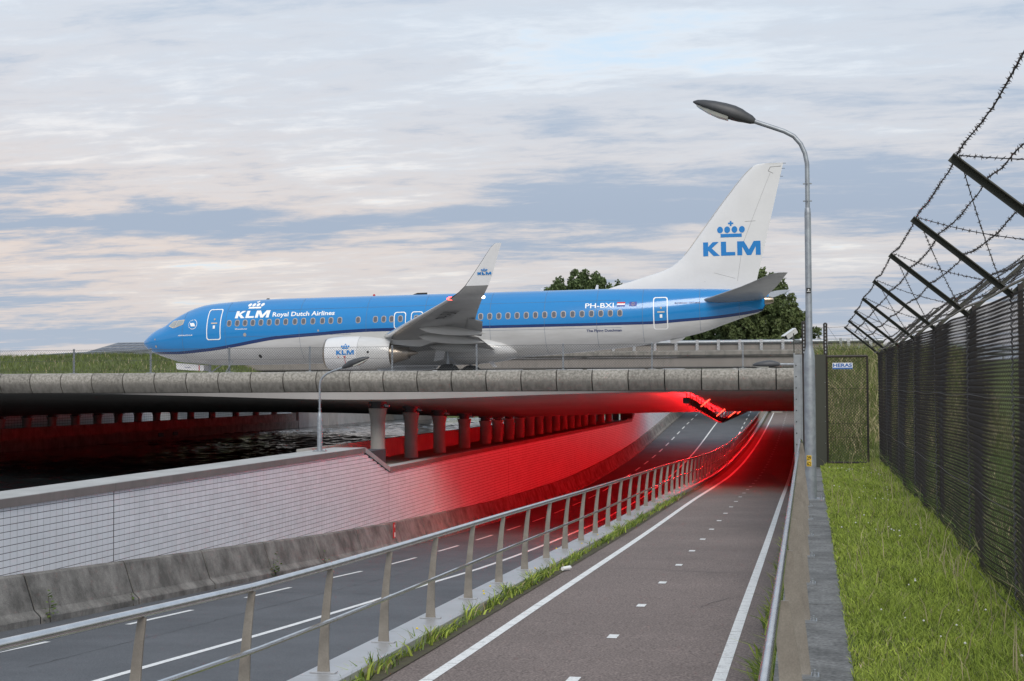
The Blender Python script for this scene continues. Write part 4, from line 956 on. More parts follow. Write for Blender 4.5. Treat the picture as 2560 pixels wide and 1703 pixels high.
# lifting surfaces
def nac(t): return 5 * (.2969 * math.sqrt(max(t, 0)) - .126 * t - .3516 * t * t + .2843 * t ** 3 - .1036 * t ** 4)
TS = [0, .006, .03, .08, .16, .3, .45, .6, .75, .88, 1.0]
def section(le, te, th, nrm, camber=.0):
    le = np.array(le, float); te = np.array(te, float); c = te - le; L = np.linalg.norm(c); nrm = np.array(nrm, float)
    up = [le + c * t + nrm * L * (th * nac(t) + camber * 4 * t * (1 - t)) for t in TS]; lo = [le + c * t - nrm * L * (th * nac(t) * .85 - camber * 4 * t * (1 - t)) for t in TS[1:-1]]
    return [tuple(p) for p in up] + [tuple(p) for p in lo[::-1]]
def wing(sg):
    def S(y, xl, xt, z, th, dz=0., tilt=0.): return section((xl, sg * y, z), (xt, sg * y, z + dz), th, (0, -sg * math.sin(R(tilt)), math.cos(R(tilt))), .01)
    st = [S(1.2, 14.0, 22.2, 2.10, .125, -.1), S(1.9, 14.5, 22.2, 2.25, .125, -.1), S(3.4, 15.8, 22.15, 2.50, .125, -.06), S(5.0, 17.0, 22.15, 2.75, .125, -.05), S(6.2, 17.7, 22.3, 2.88, .12, -.04), S(9, 19.3, 23.15, 3.17, .115), S(13, 21.6, 24.25, 3.58, .11), S(16.6, 23.6, 25.3, 3.93, .105)]
    m = MB(); m.loft(st); w = m.build('wing', WINGG, A, smooth=50, local=True)
    # bright leading edge strip
    m = MB()
    for a, b in zip(st[3:], st[4:]):
        ra = [np.array(a[k]) for k in (3, 2, 1, 0, 19, 18, 17)]; rb = [np.array(b[k]) for k in (3, 2, 1, 0, 19, 18, 17)]
        o = np.array((-.012, 0, 0)); m.loft([[tuple(p + o) for p in ra], [tuple(p + o) for p in rb]], closed=False)
    m.build('slat', SLATM, w, smooth=True, local=True)
    wl = [S(16.6, 23.6, 25.3, 3.93, .105), S(17.0, 23.85, 25.42, 3.99, .10, 0, 12), S(17.3, 24.1, 25.55, 4.07, .095, 0, 35), S(17.5, 24.38, 25.67, 4.21, .09, 0, 58), S(17.62, 24.73, 25.85, 4.50, .085, 0, 74)]
    m = MB(); m.loft(wl); m.build('wing_tip', WINGG, A, smooth=50, local=True)
    wt = [wl[-1], S(17.70, 25.17, 26.09, 5.06, .075, 0, 79), S(17.86, 25.95, 26.44, 6.10, .07, 0, 80), S(17.89, 26.1, 26.52, 6.29, .07, 0, 80), S(17.91, 26.3, 26.56, 6.42, .07, 0, 80)]
    m = MB(); m.loft(wt); wg = m.build('winglet', PWHITE, A, smooth=50, local=True)
    m = MB(); 
    for a, b in zip((wl[2:] + wt[1:]), (wl[3:] + wt[1:])[0:]):
        pass
    seq = wl[1:] + wt[1:]
    for a, b in zip(seq, seq[1:]):
        o = np.array((-.010, 0, 0)); idx = (2, 1, 0, 19, 18)
        m.loft([[tuple(np.array(a[k]) + o) for k in idx], [tuple(np.array(b[k]) + o) for k in idx]], closed=False)
    m.build('leading_edge', RUBBER, wg, smooth=True, local=True)
    if sg < 0:
        V, F = logo_polys(25.36, 4.98, .161, .125); decal('winglet_mark', V, F, lambda a, b: (a, -(17.70 + (b - 5.06) * .15 + .05), b), PLOGO, wg, 0)
    # flaps a little down, with track fairings
    for y0, y1, x0, x1, z0, z1 in ((2.0, 5.7, 22.0, 22.05, 2.12, 2.66), (6.0, 10.8, 22.1, 23.45, 2.80, 3.28)):
        m = MB(); m.loft([section((x0 - .25, sg * y0, z0 + .02), (x0 + .75, sg * y0, z0 - .22), .14, (.2, 0, 1)), section((x1 - .25, sg * y1, z1 + .02), (x1 + .55, sg * y1, z1 - .13), .14, (.2, 0, 1))]); m.build('flap', WINGG, w, smooth=50, local=True)
    for yy_, x0, x1, z0, z1, r_ in ((8.9, 20.1, 23.75, 2.96, 2.60, .27), (6.5, 19.4, 23.1, 2.62, 2.22, .28), (3.2, 19.1, 22.7, 2.16, 1.90, .28)):
        rg = []
        for t in np.linspace(0, 1, 11):
            q = r_ * (math.sin(math.pi * t ** .75) ** .7 + .02); rg.append([(x0 + (x1 - x0) * t, sg * yy_ + .55 * q * math.cos(a * math.pi / 5), z0 + (z1 - z0) * t + q * .9 * math.sin(a * math.pi / 5)) for a in range(10)])
        m = MB(); m.loft(rg); m.build('flap_fairing', FAIRG, w, smooth=True, local=True)
    m = MB(); m.lathe([(23.62, .02), (23.70, .07), (23.85, .09), (23.98, .05)], (0, sg * 16.75, 3.98), 'X', 8); m.build('tip_light', NAVR if sg < 0 else PTXT, w, smooth=True, local=True)
    m = MB(); m.lathe([(25.36, .05), (25.44, .07), (25.5, .04)], (0, sg * 16.9, 4.0), 'X', 8); m.build('tail_light', NAVW, w, smooth=True, local=True)
    # engine
    ey, ez = sg * 4.83, 1.80
    def shell(pr, n=28, flat=.93):
        rg = []
        for x_, r_, dz in pr:
            rg.append([(x_, ey + r_ * 1.02 * math.cos(2 * math.pi * k / n), ez + dz + r_ * (1 if math.sin(2 * math.pi * k / n) > 0 else flat) * math.sin(2 * math.pi * k / n)) for k in range(n)])
        return rg
    m = MB(); m.loft(shell([(13.80, .76, .0), (13.62, .79, 0), (13.55, .83, 0), (13.58, .87, 0), (13.68, .905, 0)]), cap=False); lip = m.build('inlet_lip', METAL, A, smooth=60, local=True)
    m = MB(); m.loft(shell([(13.68, .905, 0), (14.0, .955, .005), (14.5, .985, .01), (15.1, .995, .01), (15.62, .99, .005)]), cap=False); cw = m.build('fan_cowl', PWHITE, A, smooth=60, local=True)
    m = MB(); m.loft(shell([(15.63, .985, .005), (16.2, .955, -.01), (16.8, .90, -.03), (17.35, .82, -.05), (17.42, .80, -.05), (17.40, .76, -.05), (17.0, .74, -.05)]), cap=False); m.build('thrust_reverser', PGREY, A, smooth=60, local=True)
    m = MB(); m.loft(shell([(13.80, .76, 0), (14.4, .76, 0)]), cap=False); m.loft(shell([(14.4, .76, 0), (14.41, .02, 0)]), cap=False); m.build('fan', BLACK, A, smooth=True, local=True)
    m = MB(); m.loft(shell([(16.9, .62, -.05), (17.6, .52, -.05), (18.1, .40, -.04), (18.40, .33, -.03), (18.38, .28, -.03), (18.0, .26, -.03)], flat=1), cap=False); m.loft(shell([(18.0, .25, -.03), (18.5, .18, -.03), (18.9, .05, -.03)], flat=1)); m.build('exhaust', METAL, A, smooth=True, local=True)
    m = MB(); py2 = lambda x_, z_, h_: [(x_, ey - h_, z_), (x_, ey + h_, z_)]
    prf_t = [(14.6, 2.82), (15.3, 2.98), (16.2, 3.02), (17.2, 3.0), (19.0, 2.75), (20.4, 2.6)]; prf_b = [(14.6, 2.70), (15.3, 2.6), (16.2, 2.4), (17.4, 2.28), (19.0, 2.10), (20.4, 2.5)]
    m.loft([[(a[0], ey - .16, a[1]), (a[0], ey + .16, a[1]), (b[0], ey + .18, b[1]), (b[0], ey - .18, b[1])] for a, b in zip(prf_t, prf_b)]); m.build('pylon', FAIRG, A, smooth=50, local=True)
    if sg < 0:
        def esurf(eps):
            def s(x_, z_):
                r_ = np.interp(x_, [13.68, 14.0, 14.5, 15.1, 15.62], [.905, .955, .985, .995, .99]) ; dzz = max(-1, min(1, (z_ - ez) / r_)); return (x_, ey - (r_ * 1.02 + eps) * math.sqrt(max(0, 1 - dzz * dzz)), z_ + eps * dzz)
            return s
        V, F = logo_polys(14.42, ez - .07, .255, .25); decal('engine_mark', V, F, esurf(.012), PLOGO, cw, .1)
        for x_, z_, w_, h_ in ((14.85, ez - .22, .12, .07), (14.90, ez - .62, .025, .40), (14.5, ez - .22, .07, .05)):
            decal('warning_mark', np.array([(x_, z_), (x_ + w_, z_), (x_ + w_, z_ + h_), (x_, z_ + h_)]), [(0, 1, 2, 3)], esurf(.012), REDD, cw, .1)
        m = MB(); m.lathe([(0, .07), (-.02, .06)], (16.25, ey - .965, ez + .05), 'Y', 10); m.build('vent', BLACK, A, local=True)
        # registration under the wing
        V, F = fit_text('PH-BXI', 0, 2.6, -.42, .42, -.008)
        def ws(a, b):
            y_ = 11.6 + a * .80; xl = 19.3 + (y_ - 9) * .5775; c_ = 3.85 - (y_ - 9) * .275
            xq = xl + c_ * .42 - b * 1.0; zz = 3.17 + (y_ - 9) * .1025; t = (xq - xl) / c_
            return (xq, -y_, zz - c_ * (.113 * nac(t) * .85 - .04 * t * (1 - t)) - .012)
        decal('registration', V, F, ws, BLACK, w, .2)
wing(-1); wing(1)
# belly fairing
rg = []
for x, zt, zb, w_ in ((12.6, 2.0, 1.6, .5), (13.4, 2.2, 1.36, 1.3), (14.4, 2.4, 1.22, 1.75), (16, 2.6, 1.12, 2.05), (19, 2.85, 1.10, 2.12), (21, 2.85, 1.15, 2.10), (22.2, 2.78, 1.24, 2.02), (23.0, 2.55, 1.36, 1.85), (23.5, 2.25, 1.5, 1.6), (23.8, 1.95, 1.65, 1.2)):
    c = (zt + zb) / 2; h = (zt - zb) / 2
    rg.append([(x, w_ * math.copysign(abs(math.cos(a)) ** .75, math.cos(a)), c + h * math.copysign(abs(math.sin(a)) ** .8, math.sin(a))) for a in np.linspace(0, 2 * math.pi, 28, endpoint=False)])
m = MB(); m.loft(rg); m.build('belly_fairing', PGREY, A, smooth=60, local=True)
# fin
LEz = curve([5.1, 5.36, 5.9, 6.17, 6.39, 6.70, 7.09, 8.45, 10.53, 12.10, 12.24, 12.28], [28.2, 29.0, 30.87, 31.79, 32.5, 33.0, 33.45, 34.51, 36.11, 37.50, 37.72, 38.1])
TEz = lambda z: 37.62 + (z - 5.68) * .2445
HT = lambda z: np.interp(z, [5.1, 6, 8, 12.3], [.36, .27, .22, .08])
def finsec(z):
    a, b = float(LEz(z)), float(TEz(z)); h = float(HT(z))
    up = [(a + (b - a) * t, -h * nac(t) / .5, z) for t in TS]; lo = [(a + (b - a) * t, h * nac(t) / .5, z) for t in TS[1:-1]]
    return up + lo[::-1]
m = MB(); m.loft([finsec(z) for z in (5.1, 5.3, 5.5, 5.7, 5.9, 6.1, 6.3, 6.5, 6.75, 7.0, 7.4, 8, 9, 10, 11, 11.8, 12.12, 12.22, 12.27)]); fin = m.build('fin', PWHITE, A, smooth=50, local=True)
def finsurf(eps):
    def s(x, z):
        a, b = float(LEz(z)), float(TEz(z)); t = max(0, min(1, (x - a) / (b - a))); return (x, -float(HT(z)) * nac(t) / .5 - eps, z)
    return s
V, F = logo_polys(34.62, 7.06, .79, .80); decal('tail_mark', V, F, finsurf(.012), PLOGO, fin, .25)
m = MB()
zz = np.linspace(7.2, 12.1, 12)
for a, b in zip(zz, zz[1:]): m.loft([[(float(LEz(a)) - .02, -.035, a), (float(LEz(a)) - .05, 0, a), (float(LEz(a)) - .02, .035, a)], [(float(LEz(b)) - .02, -.035, b), (float(LEz(b)) - .05, 0, b), (float(LEz(b)) - .02, .035, b)]], closed=False)
m.build('leading_edge', CPFR, fin, local=True)
m = MB()                                                  # rudder hinge gap and tab lines
def seam(pts, w_=.012):
    for a, b in zip(pts, pts[1:]):
        s_ = finsurf(.006); d = np.array((b[0] - a[0], b[1] - a[1])); L = np.linalg.norm(d); nrm = np.array((-d[1], d[0])) / L * w_ / 2
        m.add([s_(a[0] - nrm[0], a[1] - nrm[1]), s_(b[0] - nrm[0], b[1] - nrm[1]), s_(b[0] + nrm[0], b[1] + nrm[1]), s_(a[0] + nrm[0], a[1] + nrm[1])], [(0, 1, 2, 3)])
rz = np.linspace(5.6, 11.7, 10); seam([(float(TEz(z)) - (.32 * (float(TEz(z)) - 34.2) if z < 7 else .30 * (float(TEz(z)) - float(LEz(z)))), z) for z in rz])
seam([(39.1, 12.08), (38.5, 12.04), (38.38, 11.82), (38.65, 11.68)], .03)
seam([(37.0, 8.98), (37.6, 9.0)], .02); seam([(32.9, 6.6), (34.7, 5.6)], .012); seam([(35.2, 6.1), (36.4, 5.75)], .012)
m.build('rudder_seam', WINGG, fin, local=True)
for z in (12.24, 11.95, 11.5):
    q = MB(); xe = float(TEz(z)); q.tube([(xe - .02, 0, z), (xe + .16, 0, z - .01)], .012, 4); q.build('static_wick', BLACK, fin, local=True)
for sg in (-1, 1):
    def S(y, xl, xt, z, th): return section((xl, sg * y, z), (xt, sg * y, z), th, (0, 0, 1))
    m = MB(); m.loft([S(.3, 34.2, 37.9, 4.50, .11), S(1.0, 34.75, 38.05, 4.53, .11), S(4, 36.85, 38.8, 4.98, .10), S(6.7, 38.5, 39.35, 5.40, .09), S(7.0, 38.9, 39.42, 5.46, .08)]); st_ = m.build('tailplane', WINGG, A, smooth=50, local=True)
    m = MB()
    for y_ in (2.6, 4.2, 5.8): xe = np.interp(y_, [1, 7], [38.05, 39.42]); zz_ = np.interp(y_, [1, 7], [4.53, 5.46]); m.tube([(xe, sg * y_, zz_), (xe + .2, sg * y_, zz_ - .02)], .01, 4)
    m.build('static_wick', BLACK, st_, local=True)
# landing gear
def wheel(x, y, r, w, parent):
    m = MB(); m.lathe([(-w / 2, r * .55), (-w / 2 * .95, r * .86), (-w / 2 * .7, r * .98), (0, r), (w / 2 * .7, r * .98), (w / 2 * .95, r * .86), (w / 2, r * .55)], (x, y, r + .03), 'Y', 24); t = m.build('tyre', RUBBER, parent, smooth=True, local=True)
    m = MB(); m.lathe([(-w / 2 * .9, r * .1), (-w / 2 * .92, r * .54), (w / 2 * .92, r * .54), (w / 2 * .9, r * .1)], (x, y, r + .03), 'Y', 16); m.build('rim', WINGG, t, smooth=True, local=True)
for sg in (-1, 1):
    m = MB(); m.tube([(20.15, sg * 2.86, .6), (20.05, sg * 2.8, 2.4)], .11, 10); m.tube([(20.1, sg * 2.8, 1.3), (20.0, sg * 1.2, 1.6)], .06, 8); m.tube([(20.15, sg * 2.2, .59), (20.15, sg * 3.5, .59)], .07, 8); m.tube([(20.2, sg * 2.86, .8), (20.6, sg * 2.86, 1.2), (20.1, sg * 2.85, 1.6)], .035, 6); gr = m.build('main_gear', ZINC, A, smooth=True, local=True)
    for dy in (-.43, .43): wheel(20.15, sg * 2.86 + dy, .56, .40, gr)
    m = MB(); m.add([(19.55, sg * 3.25, 2.05), (20.1, sg * 3.25, 2.05), (19.98, sg * 3.28, 1.42), (19.4, sg * 3.28, 1.30), (19.55, sg * 3.21, 2.05), (20.1, sg * 3.21, 2.05), (19.98, sg * 3.24, 1.42), (19.4, sg * 3.24, 1.30)], [(0, 1, 2, 3), (4, 7, 6, 5), (0, 4, 5, 1), (1, 5, 6, 2), (2, 6, 7, 3), (3, 7, 4, 0)]); m.build('gear_door', PGREY, gr, local=True)
m = MB(); m.tube([(4.3, 0, .4), (4.35, 0, 1.7)], .08, 10); m.tube([(4.3, -.28, .37), (4.3, .28, .37)], .05, 8); m.tube([(4.3, 0, .9), (5.2, 0, 1.5)], .04, 6); gr = m.build('nose_gear', ZINC, A, smooth=True, local=True)
for dy in (-.2, .2): wheel(4.3, dy, .34, .20, gr)
for sg in (-1, 1):
    m = MB(); Pd = [(2.30, 1.60), (2.34, 1.25), (2.42, 1.20), (4.05, 1.06), (4.13, 1.10), (4.13, 1.42)]; k = len(Pd)
    m.add([(x, sg * .47, z) for x, z in Pd] + [(x, sg * .43, z) for x, z in Pd], [tuple(range(k)), tuple(range(2 * k - 1, k - 1, -1))] + [(i, (i + 1) % k, k + (i + 1) % k, k + i) for i in range(k)]); d_ = m.build('nose_gear_door', PWHITE, A, local=True)
    if sg < 0:
        q = MB(); q.box((3.80, -.474, 1.085), (3.86, -.471, 1.44)); q.build('red_stripe', REDD, d_, local=True)
        V, F = fit_text('PH-BXI', 2.9, 3.25, 1.27, 1.34, .02); decal('lettering', V, F, lambda a, b: (a, -.474, b), PDARK, d_, 0)
m = MB(); m.loft([[(22.0, -.9, 1.35), (22.3, -.9, 1.35), (22.3, -.86, 1.35), (22.0, -.86, 1.35)], [(22.35, -.9, .95), (22.6, -.9, .95), (22.6, -.86, .95), (22.35, -.86, .95)]]); m.build('drain_mast', PWHITE, A, local=True)
m = MB(); m.loft([[(32.6, -.15, 2.3), (33.5, -.1, 2.5), (33.5, .1, 2.5), (32.6, .15, 2.3)], [(32.7, -.05, 2.1), (33.3, -.05, 2.3), (33.3, .05, 2.3), (32.7, .05, 2.1)]]); m.build('tail_skid', PGREY, A, local=True)

# ------------------------------------------------------------------ beyond the bridge: viaduct, bank, guard rail, solar roof, trees
VD = thing('rear_viaduct', 'concrete road viaduct with metal parapet behind the airliner', 'viaduct', (-30, 160, 0))
m = MB(); m.box((-67, 160, 3.75), (8, 172, 4.86)); m.build('beam', VIA, VD)
x = -67.0
while x < 7:
    m = MB(); m.loft([[(xx, 159.75, 4.88), (xx, 159.55, 5.1), (xx, 159.6, 5.45), (xx, 159.8, 5.6), (xx, 160.2, 5.6), (xx, 160.2, 4.88)] for xx in (x + .015, x + 1.985)]); m.build('edge_segment', CONC, VD, smooth=35); x += 2.0
m = MB(); m.box((-24, 160.3, 5.6), (8, 160.36, 6.25)); m.build('parapet_panel', VIA, VD)
m = MB(); m.tube([(-24, 160.25, 6.48), (8, 160.25, 6.48)], .24, 10); m.build('parapet_cap', ZINC, VD, smooth=True)
x = -23.6
while x < 8:
    m = MB(); m.box((x - .16, 159.95, 5.6), (x + .16, 160.1, 6.75)); m.build('parapet_post', ALUC, VD); x += 2.33
for x in range(-60, 8, 14):
    m = MB(); m.box((x, 162, -3), (x + 1.2, 170, 3.75)); m.build('viaduct_pier', VIA, VD)
def zbank(x, y):
    t = np.clip((y - 141) / 15, 0, 1); top = np.interp(x, [-160, -97, -81, -72, -66, -60], [4.6, 5.35, 5.5, 5.3, 4.7, 2.0])
    return 1.6 + (top - 1.6) * t * t * (3 - 2 * t)
xs = np.linspace(-160, -60, 60); ys = np.linspace(139, 175, 20)
V = [(x, y, float(zbank(x, y))) for y in ys for x in xs]; F = [(j * 60 + i, j * 60 + i + 1, (j + 1) * 60 + i + 1, (j + 1) * 60 + i) for j in range(19) for i in range(59)]
m = MB(); m.add(V, F); m.build('grass_bank', GRASSG, kind='structure', smooth=True)
n = 26000; X = rng.uniform(-135, -61, n); Y = rng.uniform(141, 160, n); Z = zbank(X, Y)
clump = (np.sin(X * 1.3) * np.sin(Y * 1.9 + X * .3) + 1) / 2
blades('bank_grass', X, Y, Z, rng.uniform(.25, .6, n) * (.7 + .6 * clump), rng.uniform(.05, .1, n), rng.uniform(.2, .7, n), [BLADEF, DRY], (rng.random(n) < .08).astype(int), kind='stuff')
GR = thing('guard_rail', 'low double steel guard rail curving along the top of the grass bank', 'guard rail', (-85, 162, 5.4))
gx = np.linspace(-99, -66, 24); gz = np.interp(gx, [-99, -90, -77, -66], [5.35, 5.95, 6.35, 6.35])
for dz in (-.42, 0):
    m = MB(); m.loft([[(x, 162, z + dz - .15), (x, 161.92, z + dz - .08), (x, 162, z + dz), (x, 161.92, z + dz + .08), (x, 162, z + dz + .15), (x, 162.05, z + dz)] for x, z in zip(gx, gz)]); m.build('beam', ZINC, GR)
for x, z in zip(gx[::2], gz[::2]): m = MB(); m.box((x - .05, 162.06, z - 1.3), (x + .05, 162.16, z + .1)); m.build('post', ZINC, GR)
SH = thing('solar_roof_building', 'low building with dark solar panels covering its sloping roof', 'building', (-128, 265, 0))
m = MB(); m.box((-141, 262, 0), (-105, 275, 8.3)); m.build('wall', VIA, SH)
def roofp(a, b): return (-139.6 + b * 3.9 + a * (33.5 - b * 7), 258.5 + b * 9, 8.45 + b * 2.5)
m = MB(); c = [roofp(0, 0), roofp(1, 0), roofp(1, 1), roofp(0, 1)]; m.add(c + [(p[0], p[1] + .3, p[2] - .35) for p in c], [(0, 1, 2, 3), (4, 7, 6, 5), (0, 4, 5, 1), (1, 5, 6, 2), (2, 6, 7, 3), (3, 7, 4, 0)]); rf = m.build('roof', ROOFM, SH)
m = MB(); q = [roofp(.028, .07), roofp(.966, .07), roofp(.966, .94), roofp(.028, .94)]; m.add([(p[0], p[1] - .02, p[2] + .02) for p in q], [(0, 1, 2, 3)]); m.build('panel_frame', ALUC, rf)
for r_ in range(4):
    for c_ in range(17):
        a0, a1, b0, b1 = .03 + c_ * .055, .03 + c_ * .055 + .0515, .08 + r_ * .215, .08 + r_ * .215 + .200
        q = [roofp(a0, b0), roofp(a1, b0), roofp(a1, b1), roofp(a0, b1)]; m = MB(); m.add([(p[0], p[1] - .05, p[2] + .08) for p in q] + [(p[0], p[1], p[2] + .03) for p in q], [(0, 1, 2, 3), (0, 4, 5, 1), (1, 5, 6, 2), (2, 6, 7, 3), (3, 7, 4, 0)])
        m.build('solar_panel', PVGL, rf)
for r_ in range(5):
    m = MB(); b = .08 + r_ * .215 - .005; p, q = roofp(.03, b), roofp(.965, b); m.tube([(p[0], p[1] - .06, p[2] + .1), (q[0], q[1] - .06, q[2] + .1)], .05, 4); m.build('panel_rail', ALUC, rf)
def tree(label, x, y, zg, h, w, nl, seed, leafm, trunk_h=.3, cone=.0):
    rg_ = np.random.default_rng(seed); T = thing('tree', label, 'tree', (x, y, zg), group='trees behind the airfield')
    m = MB(); m.tube([(x, y, zg), (x + .1, y, zg + h * .25), (x - .1, y + .1, zg + h * .55), (x, y, zg + h * .85)], [h * .022, h * .018, h * .011, h * .004], 8)
    tips = []
    for k in range(16):
        a = rg_.uniform(0, 6.28); z0 = zg + h * rg_.uniform(.18, .6); L = w * rg_.uniform(.25, .48); p1 = (x + L * .5 * math.cos(a), y + L * .5 * math.sin(a), z0 + L * .35); p2 = (x + L * math.cos(a), y + L * math.sin(a), z0 + L * .85)
        m.tube([(x, y, z0), p1, p2], [h * .009, h * .006, h * .002], 5); tips.append(p2)
    m.build('trunk', BARK, T)
    nc = 420; cl = []
    while len(cl) < nc:
        p = rg_.normal(size=3); p /= np.linalg.norm(p); rr = rg_.uniform(.2, 1.0) ** .45; p = p * rr
        zz_ = p[2] * .5 + .5; wd = (1 - cone * zz_)
        cl.append((x + p[0] * w / 2 * wd * rg_.uniform(.85, 1.1), y + p[1] * w / 2 * wd, zg + h * (trunk_h + (1 - trunk_h) * zz_) + rg_.normal() * .25, rg_.uniform(.5, 1.15)))
    cl = np.array(cl); idx = rg_.integers(0, nc, nl); c = cl[idx]; off = rg_.normal(size=(nl, 3)); off /= np.linalg.norm(off, axis=1)[:, None]
    off *= (rg_.random(nl)[:, None] ** .4) * c[:, 3:4] * np.array((1, 1, 1.25)) * w * .062
    P = c[:, :3] + off; a = rg_.normal(size=(nl, 3)); a /= np.linalg.norm(a, axis=1)[:, None]; b = np.cross(a, rg_.normal(size=(nl, 3))); b /= np.linalg.norm(b, axis=1)[:, None]
    s = rg_.uniform(.16, .36, nl)[:, None]; V = np.stack([P - a * s, P - b * s * .55, P + a * s, P + b * s * .55], 1).reshape(-1, 3); F = np.arange(nl)[:, None] * 4 + np.arange(4)
    raw('crown', V, F, leafm, T)
tree('broad dark tree whose rounded top rises behind the rear fuselage', -35.3, 230, 2, 18.0, 13.5, 52000, 1, LEAF2)
tree('tall leafy tree directly behind the aircraft tail', -8.2, 228, 2, 17.6, 13.0, 52000, 2, LEAF, .12)
tree('lower leafy tree to the right of the aircraft tail', -2.6, 234, 2, 12.2, 9.0, 26000, 3, LEAF, .1)
tree('bushy tree low between tail and viaduct parapet', -16.5, 238, 2, 10.2, 10.0, 26000, 4, LEAF2, .1)

# ------------------------------------------------------------------ embankment behind the gate
def zemb(x, y): 
    t = np.clip((y - 33.5) / 17.0, 0, 1); return -.02 + 2.5 * t * t * (3 - 2 * t) + .05 * np.sin(x * 2.1 + y)
xs = np.linspace(.30, 40, 50); ys = np.linspace(32, 60, 30)
V = [(x, y, float(zemb(x, y))) for y in ys for x in xs]; F = [(j * 50 + i, j * 50 + i + 1, (j + 1) * 50 + i + 1, (j + 1) * 50 + i) for j in range(29) for i in range(49)]
m = MB(); m.add(V, F); m.build('embankment', GRASSG, kind='structure', smooth=True)
n = 30000; X = rng.uniform(.3, 5, n); Y = rng.uniform(31.5, 56, n); Z = zemb(X, Y); hh = np.interp(Y, [31, 35, 38, 50, 56], [.12, .2, .5, .65, .4]) * rng.uniform(.5, 1.3, n)
dry = (rng.random(n) < np.interp(Y, [34, 37, 44, 52], [.03, .35, .35, .12])).astype(int)
blades('embankment_grass', X, Y, Z, hh, rng.uniform(.010, .024, n), rng.uniform(.2, .9, n), [EMBG, DRY], dry, kind='stuff')
GU = thing('guard_rail', 'far steel guard rail seen through barbed wire above the gate', 'guard rail', (2, 57, 2.7))
for z in (2.86, 3.04): m = MB(); m.loft([[(x, 57, z - .07), (x, 56.95, z), (x, 57, z + .07), (x, 57.04, z)] for x in (.5, 30)]); m.build('beam', ZINC, GU)
for x in np.arange(.6, 12, 1.33): m = MB(); m.box((x - .04, 57.05, 2.5), (x + .04, 57.12, 3.2)); m.build('post', ZINC, GU)
m = MB(); m.box((1.10, 52.0, 2.35), (1.19, 52.09, 3.35)); m.build('marker_post', ZINC, label='slim galvanised post on the embankment above the name board', category='post')

# ------------------------------------------------------------------ grass verge
def zv(x, y): return .015 + .05 * np.clip(x - .25, 0, 1.2) + .02 * np.sin(3 * x + 1.7 * y) * np.sin(2.3 * y)
xs = np.linspace(.235, 9, 30); ys = np.linspace(0, 33, 60); V = [(x, y, float(zv(x, y)) - .03) for y in ys for x in xs]; F = [(j * 30 + i, j * 30 + i + 1, (j + 1) * 30 + i + 1, (j + 1) * 30 + i) for j in range(59) for i in range(29)]
m = MB(); m.add(V, F); m.build('verge', GRASSG, kind='structure', smooth=True)
n = 95000; Y = 6.0 + 25.3 * rng.random(n) ** 1.25; X = .235 + 1.3 * rng.random(n)
patch = .5 + .5 * np.sin(X * 4.1 + 1.3 * np.sin(Y * 1.1)) * np.sin(Y * 1.7 + X * 2)
edge = np.clip((X - .235) / .12, .45, 1) * np.where(X > 1.25, 1.25, 1)
hh = rng.uniform(.035, .095, n) * (.75 + .8 * patch) * edge
blades('verge_grass', X, Y, zv(X, Y) - .02, hh, rng.uniform(.004, .0085, n) * np.interp(Y, [6, 30], [1, 1.8]), rng.uniform(.2, 1.1, n), [BLADE, DRY, BLADEF], np.where(rng.random(n) < .035, 1, np.where(rng.random(n) < .25, 2, 0)), kind='stuff')
n = 26000; Y = 6.0 + 25.3 * rng.random(n); X = 1.5 + 5 * rng.random(n) ** 1.5
blades('far_side_grass', X, Y, zv(X, Y) - .02, rng.uniform(.12, .4, n), rng.uniform(.008, .018, n), rng.uniform(.2, .9, n), [WEED, DRY], (rng.random(n) < .12).astype(int), kind='stuff')
# seed stalks and clover heads
n = 260; Y = 7 + 24 * rng.random(n); X = np.where(rng.random(n) < .45, rng.uniform(1.1, 1.36, n), rng.uniform(.3, 1.3, n))
blades('seed_stalks', X, Y, zv(X, Y), rng.uniform(.18, .42, n), rng.uniform(.004, .009, n), rng.uniform(.1, .6, n), [DRY], kind='stuff')
m = MB()
for _ in range(90):
    y = 7 + 22 * random.random(); x = random.uniform(.32, 1.2)
    if math.sin(y * 1.1 + x * 3) < -.1: continue
    z = float(zv(x, y)) + random.uniform(.06, .11); r_ = random.uniform(.006, .011); m.lathe([(-r_ * .7, r_ * .5), (0, r_), (r_ * .7, r_ * .5)], (x, y, z), n=5)
m.build('clover_heads', FLOW, kind='stuff')
# weeds along the divider wall and the right edge of the path
def weeds(name, n, xf, y0, y1, hmax, dens):
    Y = y0 + (y1 - y0) * rng.random(n) ** 1.5; keep = rng.random(n) < dens(Y); Y = Y[keep]; X = xf(Y, len(Y)); Z = np.array(zpath(Y)) + .01
    h = rng.uniform(.05, hmax, len(Y)) * (.45 + .75 * (np.sin(Y * 2.1) * np.sin(Y * .77 + 1) + 1) / 2)
    blades(name, X, Y, Z, h, rng.uniform(.008, .035, len(Y)), rng.uniform(.3, 1.3, len(Y)), [WEED, DRY, BLADE], np.where(rng.random(len(Y)) < .05, 1, np.where(rng.random(len(Y)) < .45, 2, 0)), kind='stuff')
weeds('divider_weeds', 20000, lambda Y, k: -4.37 + rng.normal(0, .05, k).clip(-.02, .16), 9, 52, .27, lambda Y: np.clip(.35 + .9 * np.sin(Y * .9 + .5) * np.sin(Y * .37) + .35 * np.sin(Y * 2.7), .12, 1) * np.interp(Y, [10, 40, 52], [1, .8, .1]))
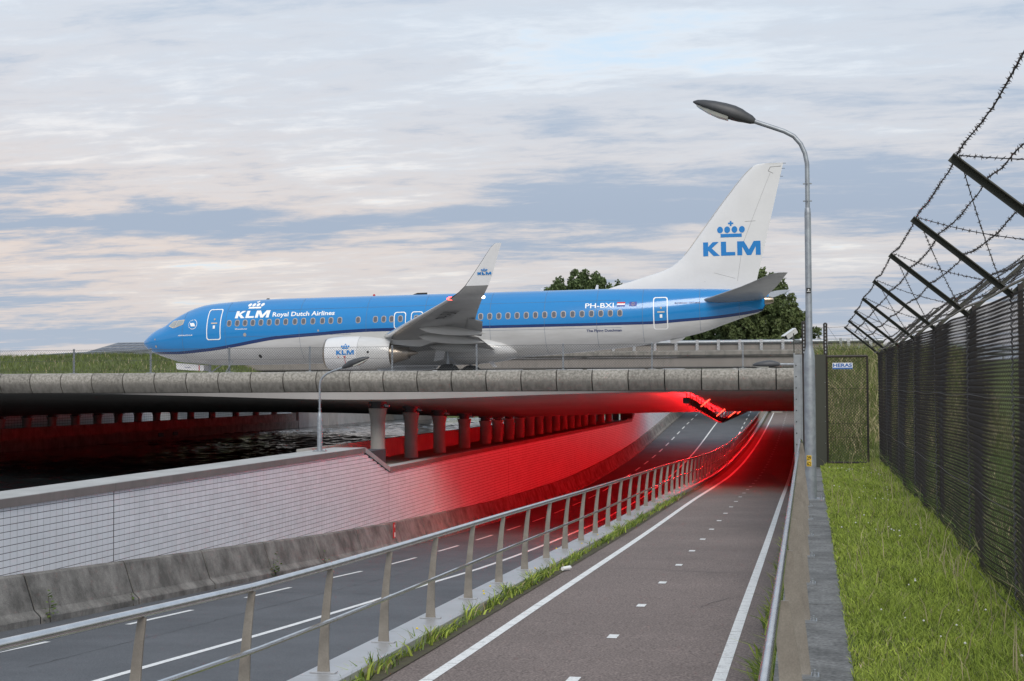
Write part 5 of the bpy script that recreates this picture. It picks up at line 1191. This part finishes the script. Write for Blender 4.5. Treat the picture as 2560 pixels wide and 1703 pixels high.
weeds('wall_foot_weeds', 20000, lambda Y, k: -.27 - np.abs(rng.normal(0, .10, k)).clip(0, .30), 6, 40, .34, lambda Y: np.clip(.55 + .5 * np.sin(Y * 1.3 + 2), .15, 1) * np.interp(Y, [6, 30, 40], [1, 1, .2]))
m = MB()
for y in (15.6, 18.9, 19.1, 19.3, 22.6, 24.9, 30.1, 27.5):
    x = -4.33 + random.uniform(-.03, .06); z = float(zpath(y)) + random.uniform(.2, .42); m.lathe([(-.008, .006), (0, .016), (.012, .008)], (x, y, z), n=6)
m.build('yellow_flowers', YELF, kind='stuff')
# small plants rooted in the barrier joints
def sprout(y, label, n=26, s=1.0):
    T = thing('barrier_plant', label, 'plant', (-14.64, y, float(zroad(y)))); m = MB(); z0 = float(zroad(y))
    for _ in range(n):
        a = random.uniform(0, 6.28); c = np.array((-14.66 + abs(random.gauss(0, .06)) * s, y + random.gauss(0, .09) * s, z0 + .05 + abs(random.gauss(.18, .16)) * s)); d = np.array((math.cos(a), math.sin(a), random.uniform(-.3, .7))); d /= np.linalg.norm(d); q = np.cross(d, (0, .3, 1)); q /= np.linalg.norm(q); L = random.uniform(.05, .09) * s
        m.add([c - d * L * .3, c + q * L * .5 + d * L * .3, c + d * L, c - q * L * .5 + d * L * .3], [(0, 1, 2, 3)])
    m.build('leaves', WEED, T); m = MB(); m.tube([(-14.63, y, z0), (-14.66, y, z0 + .25 * s), (-14.70, y + .03, z0 + .42 * s)], .006, 4); m.build('stem', BARK, T)
sprout(26.05, 'straggly plant in the barrier joint nearest the left edge', 30, 1.2); sprout(38.2, 'leafy green plant in the barrier joint below the pinkish tiles', 40, 1.25); sprout(42.5, 'tiny plant in the barrier joint just right of a leafy green one', 16, .9)
sprout(29.6, 'tuft in the second barrier joint from the left edge', 14, .7)
# litter on the weed strip
m = MB(); y = 24.7; m.tube([(-4.20, y, float(zpath(y)) + .05), (-4.10, y + .2, float(zpath(y)) + .05)], .035, 8); m.build('bottle_litter', PTXT, label='crumpled pale plastic bottle lying in the weeds by the path', category='litter')
for o in bpy.data.objects:
    if '_root' in o: del o['_root']
set_smooth(sme, 30)
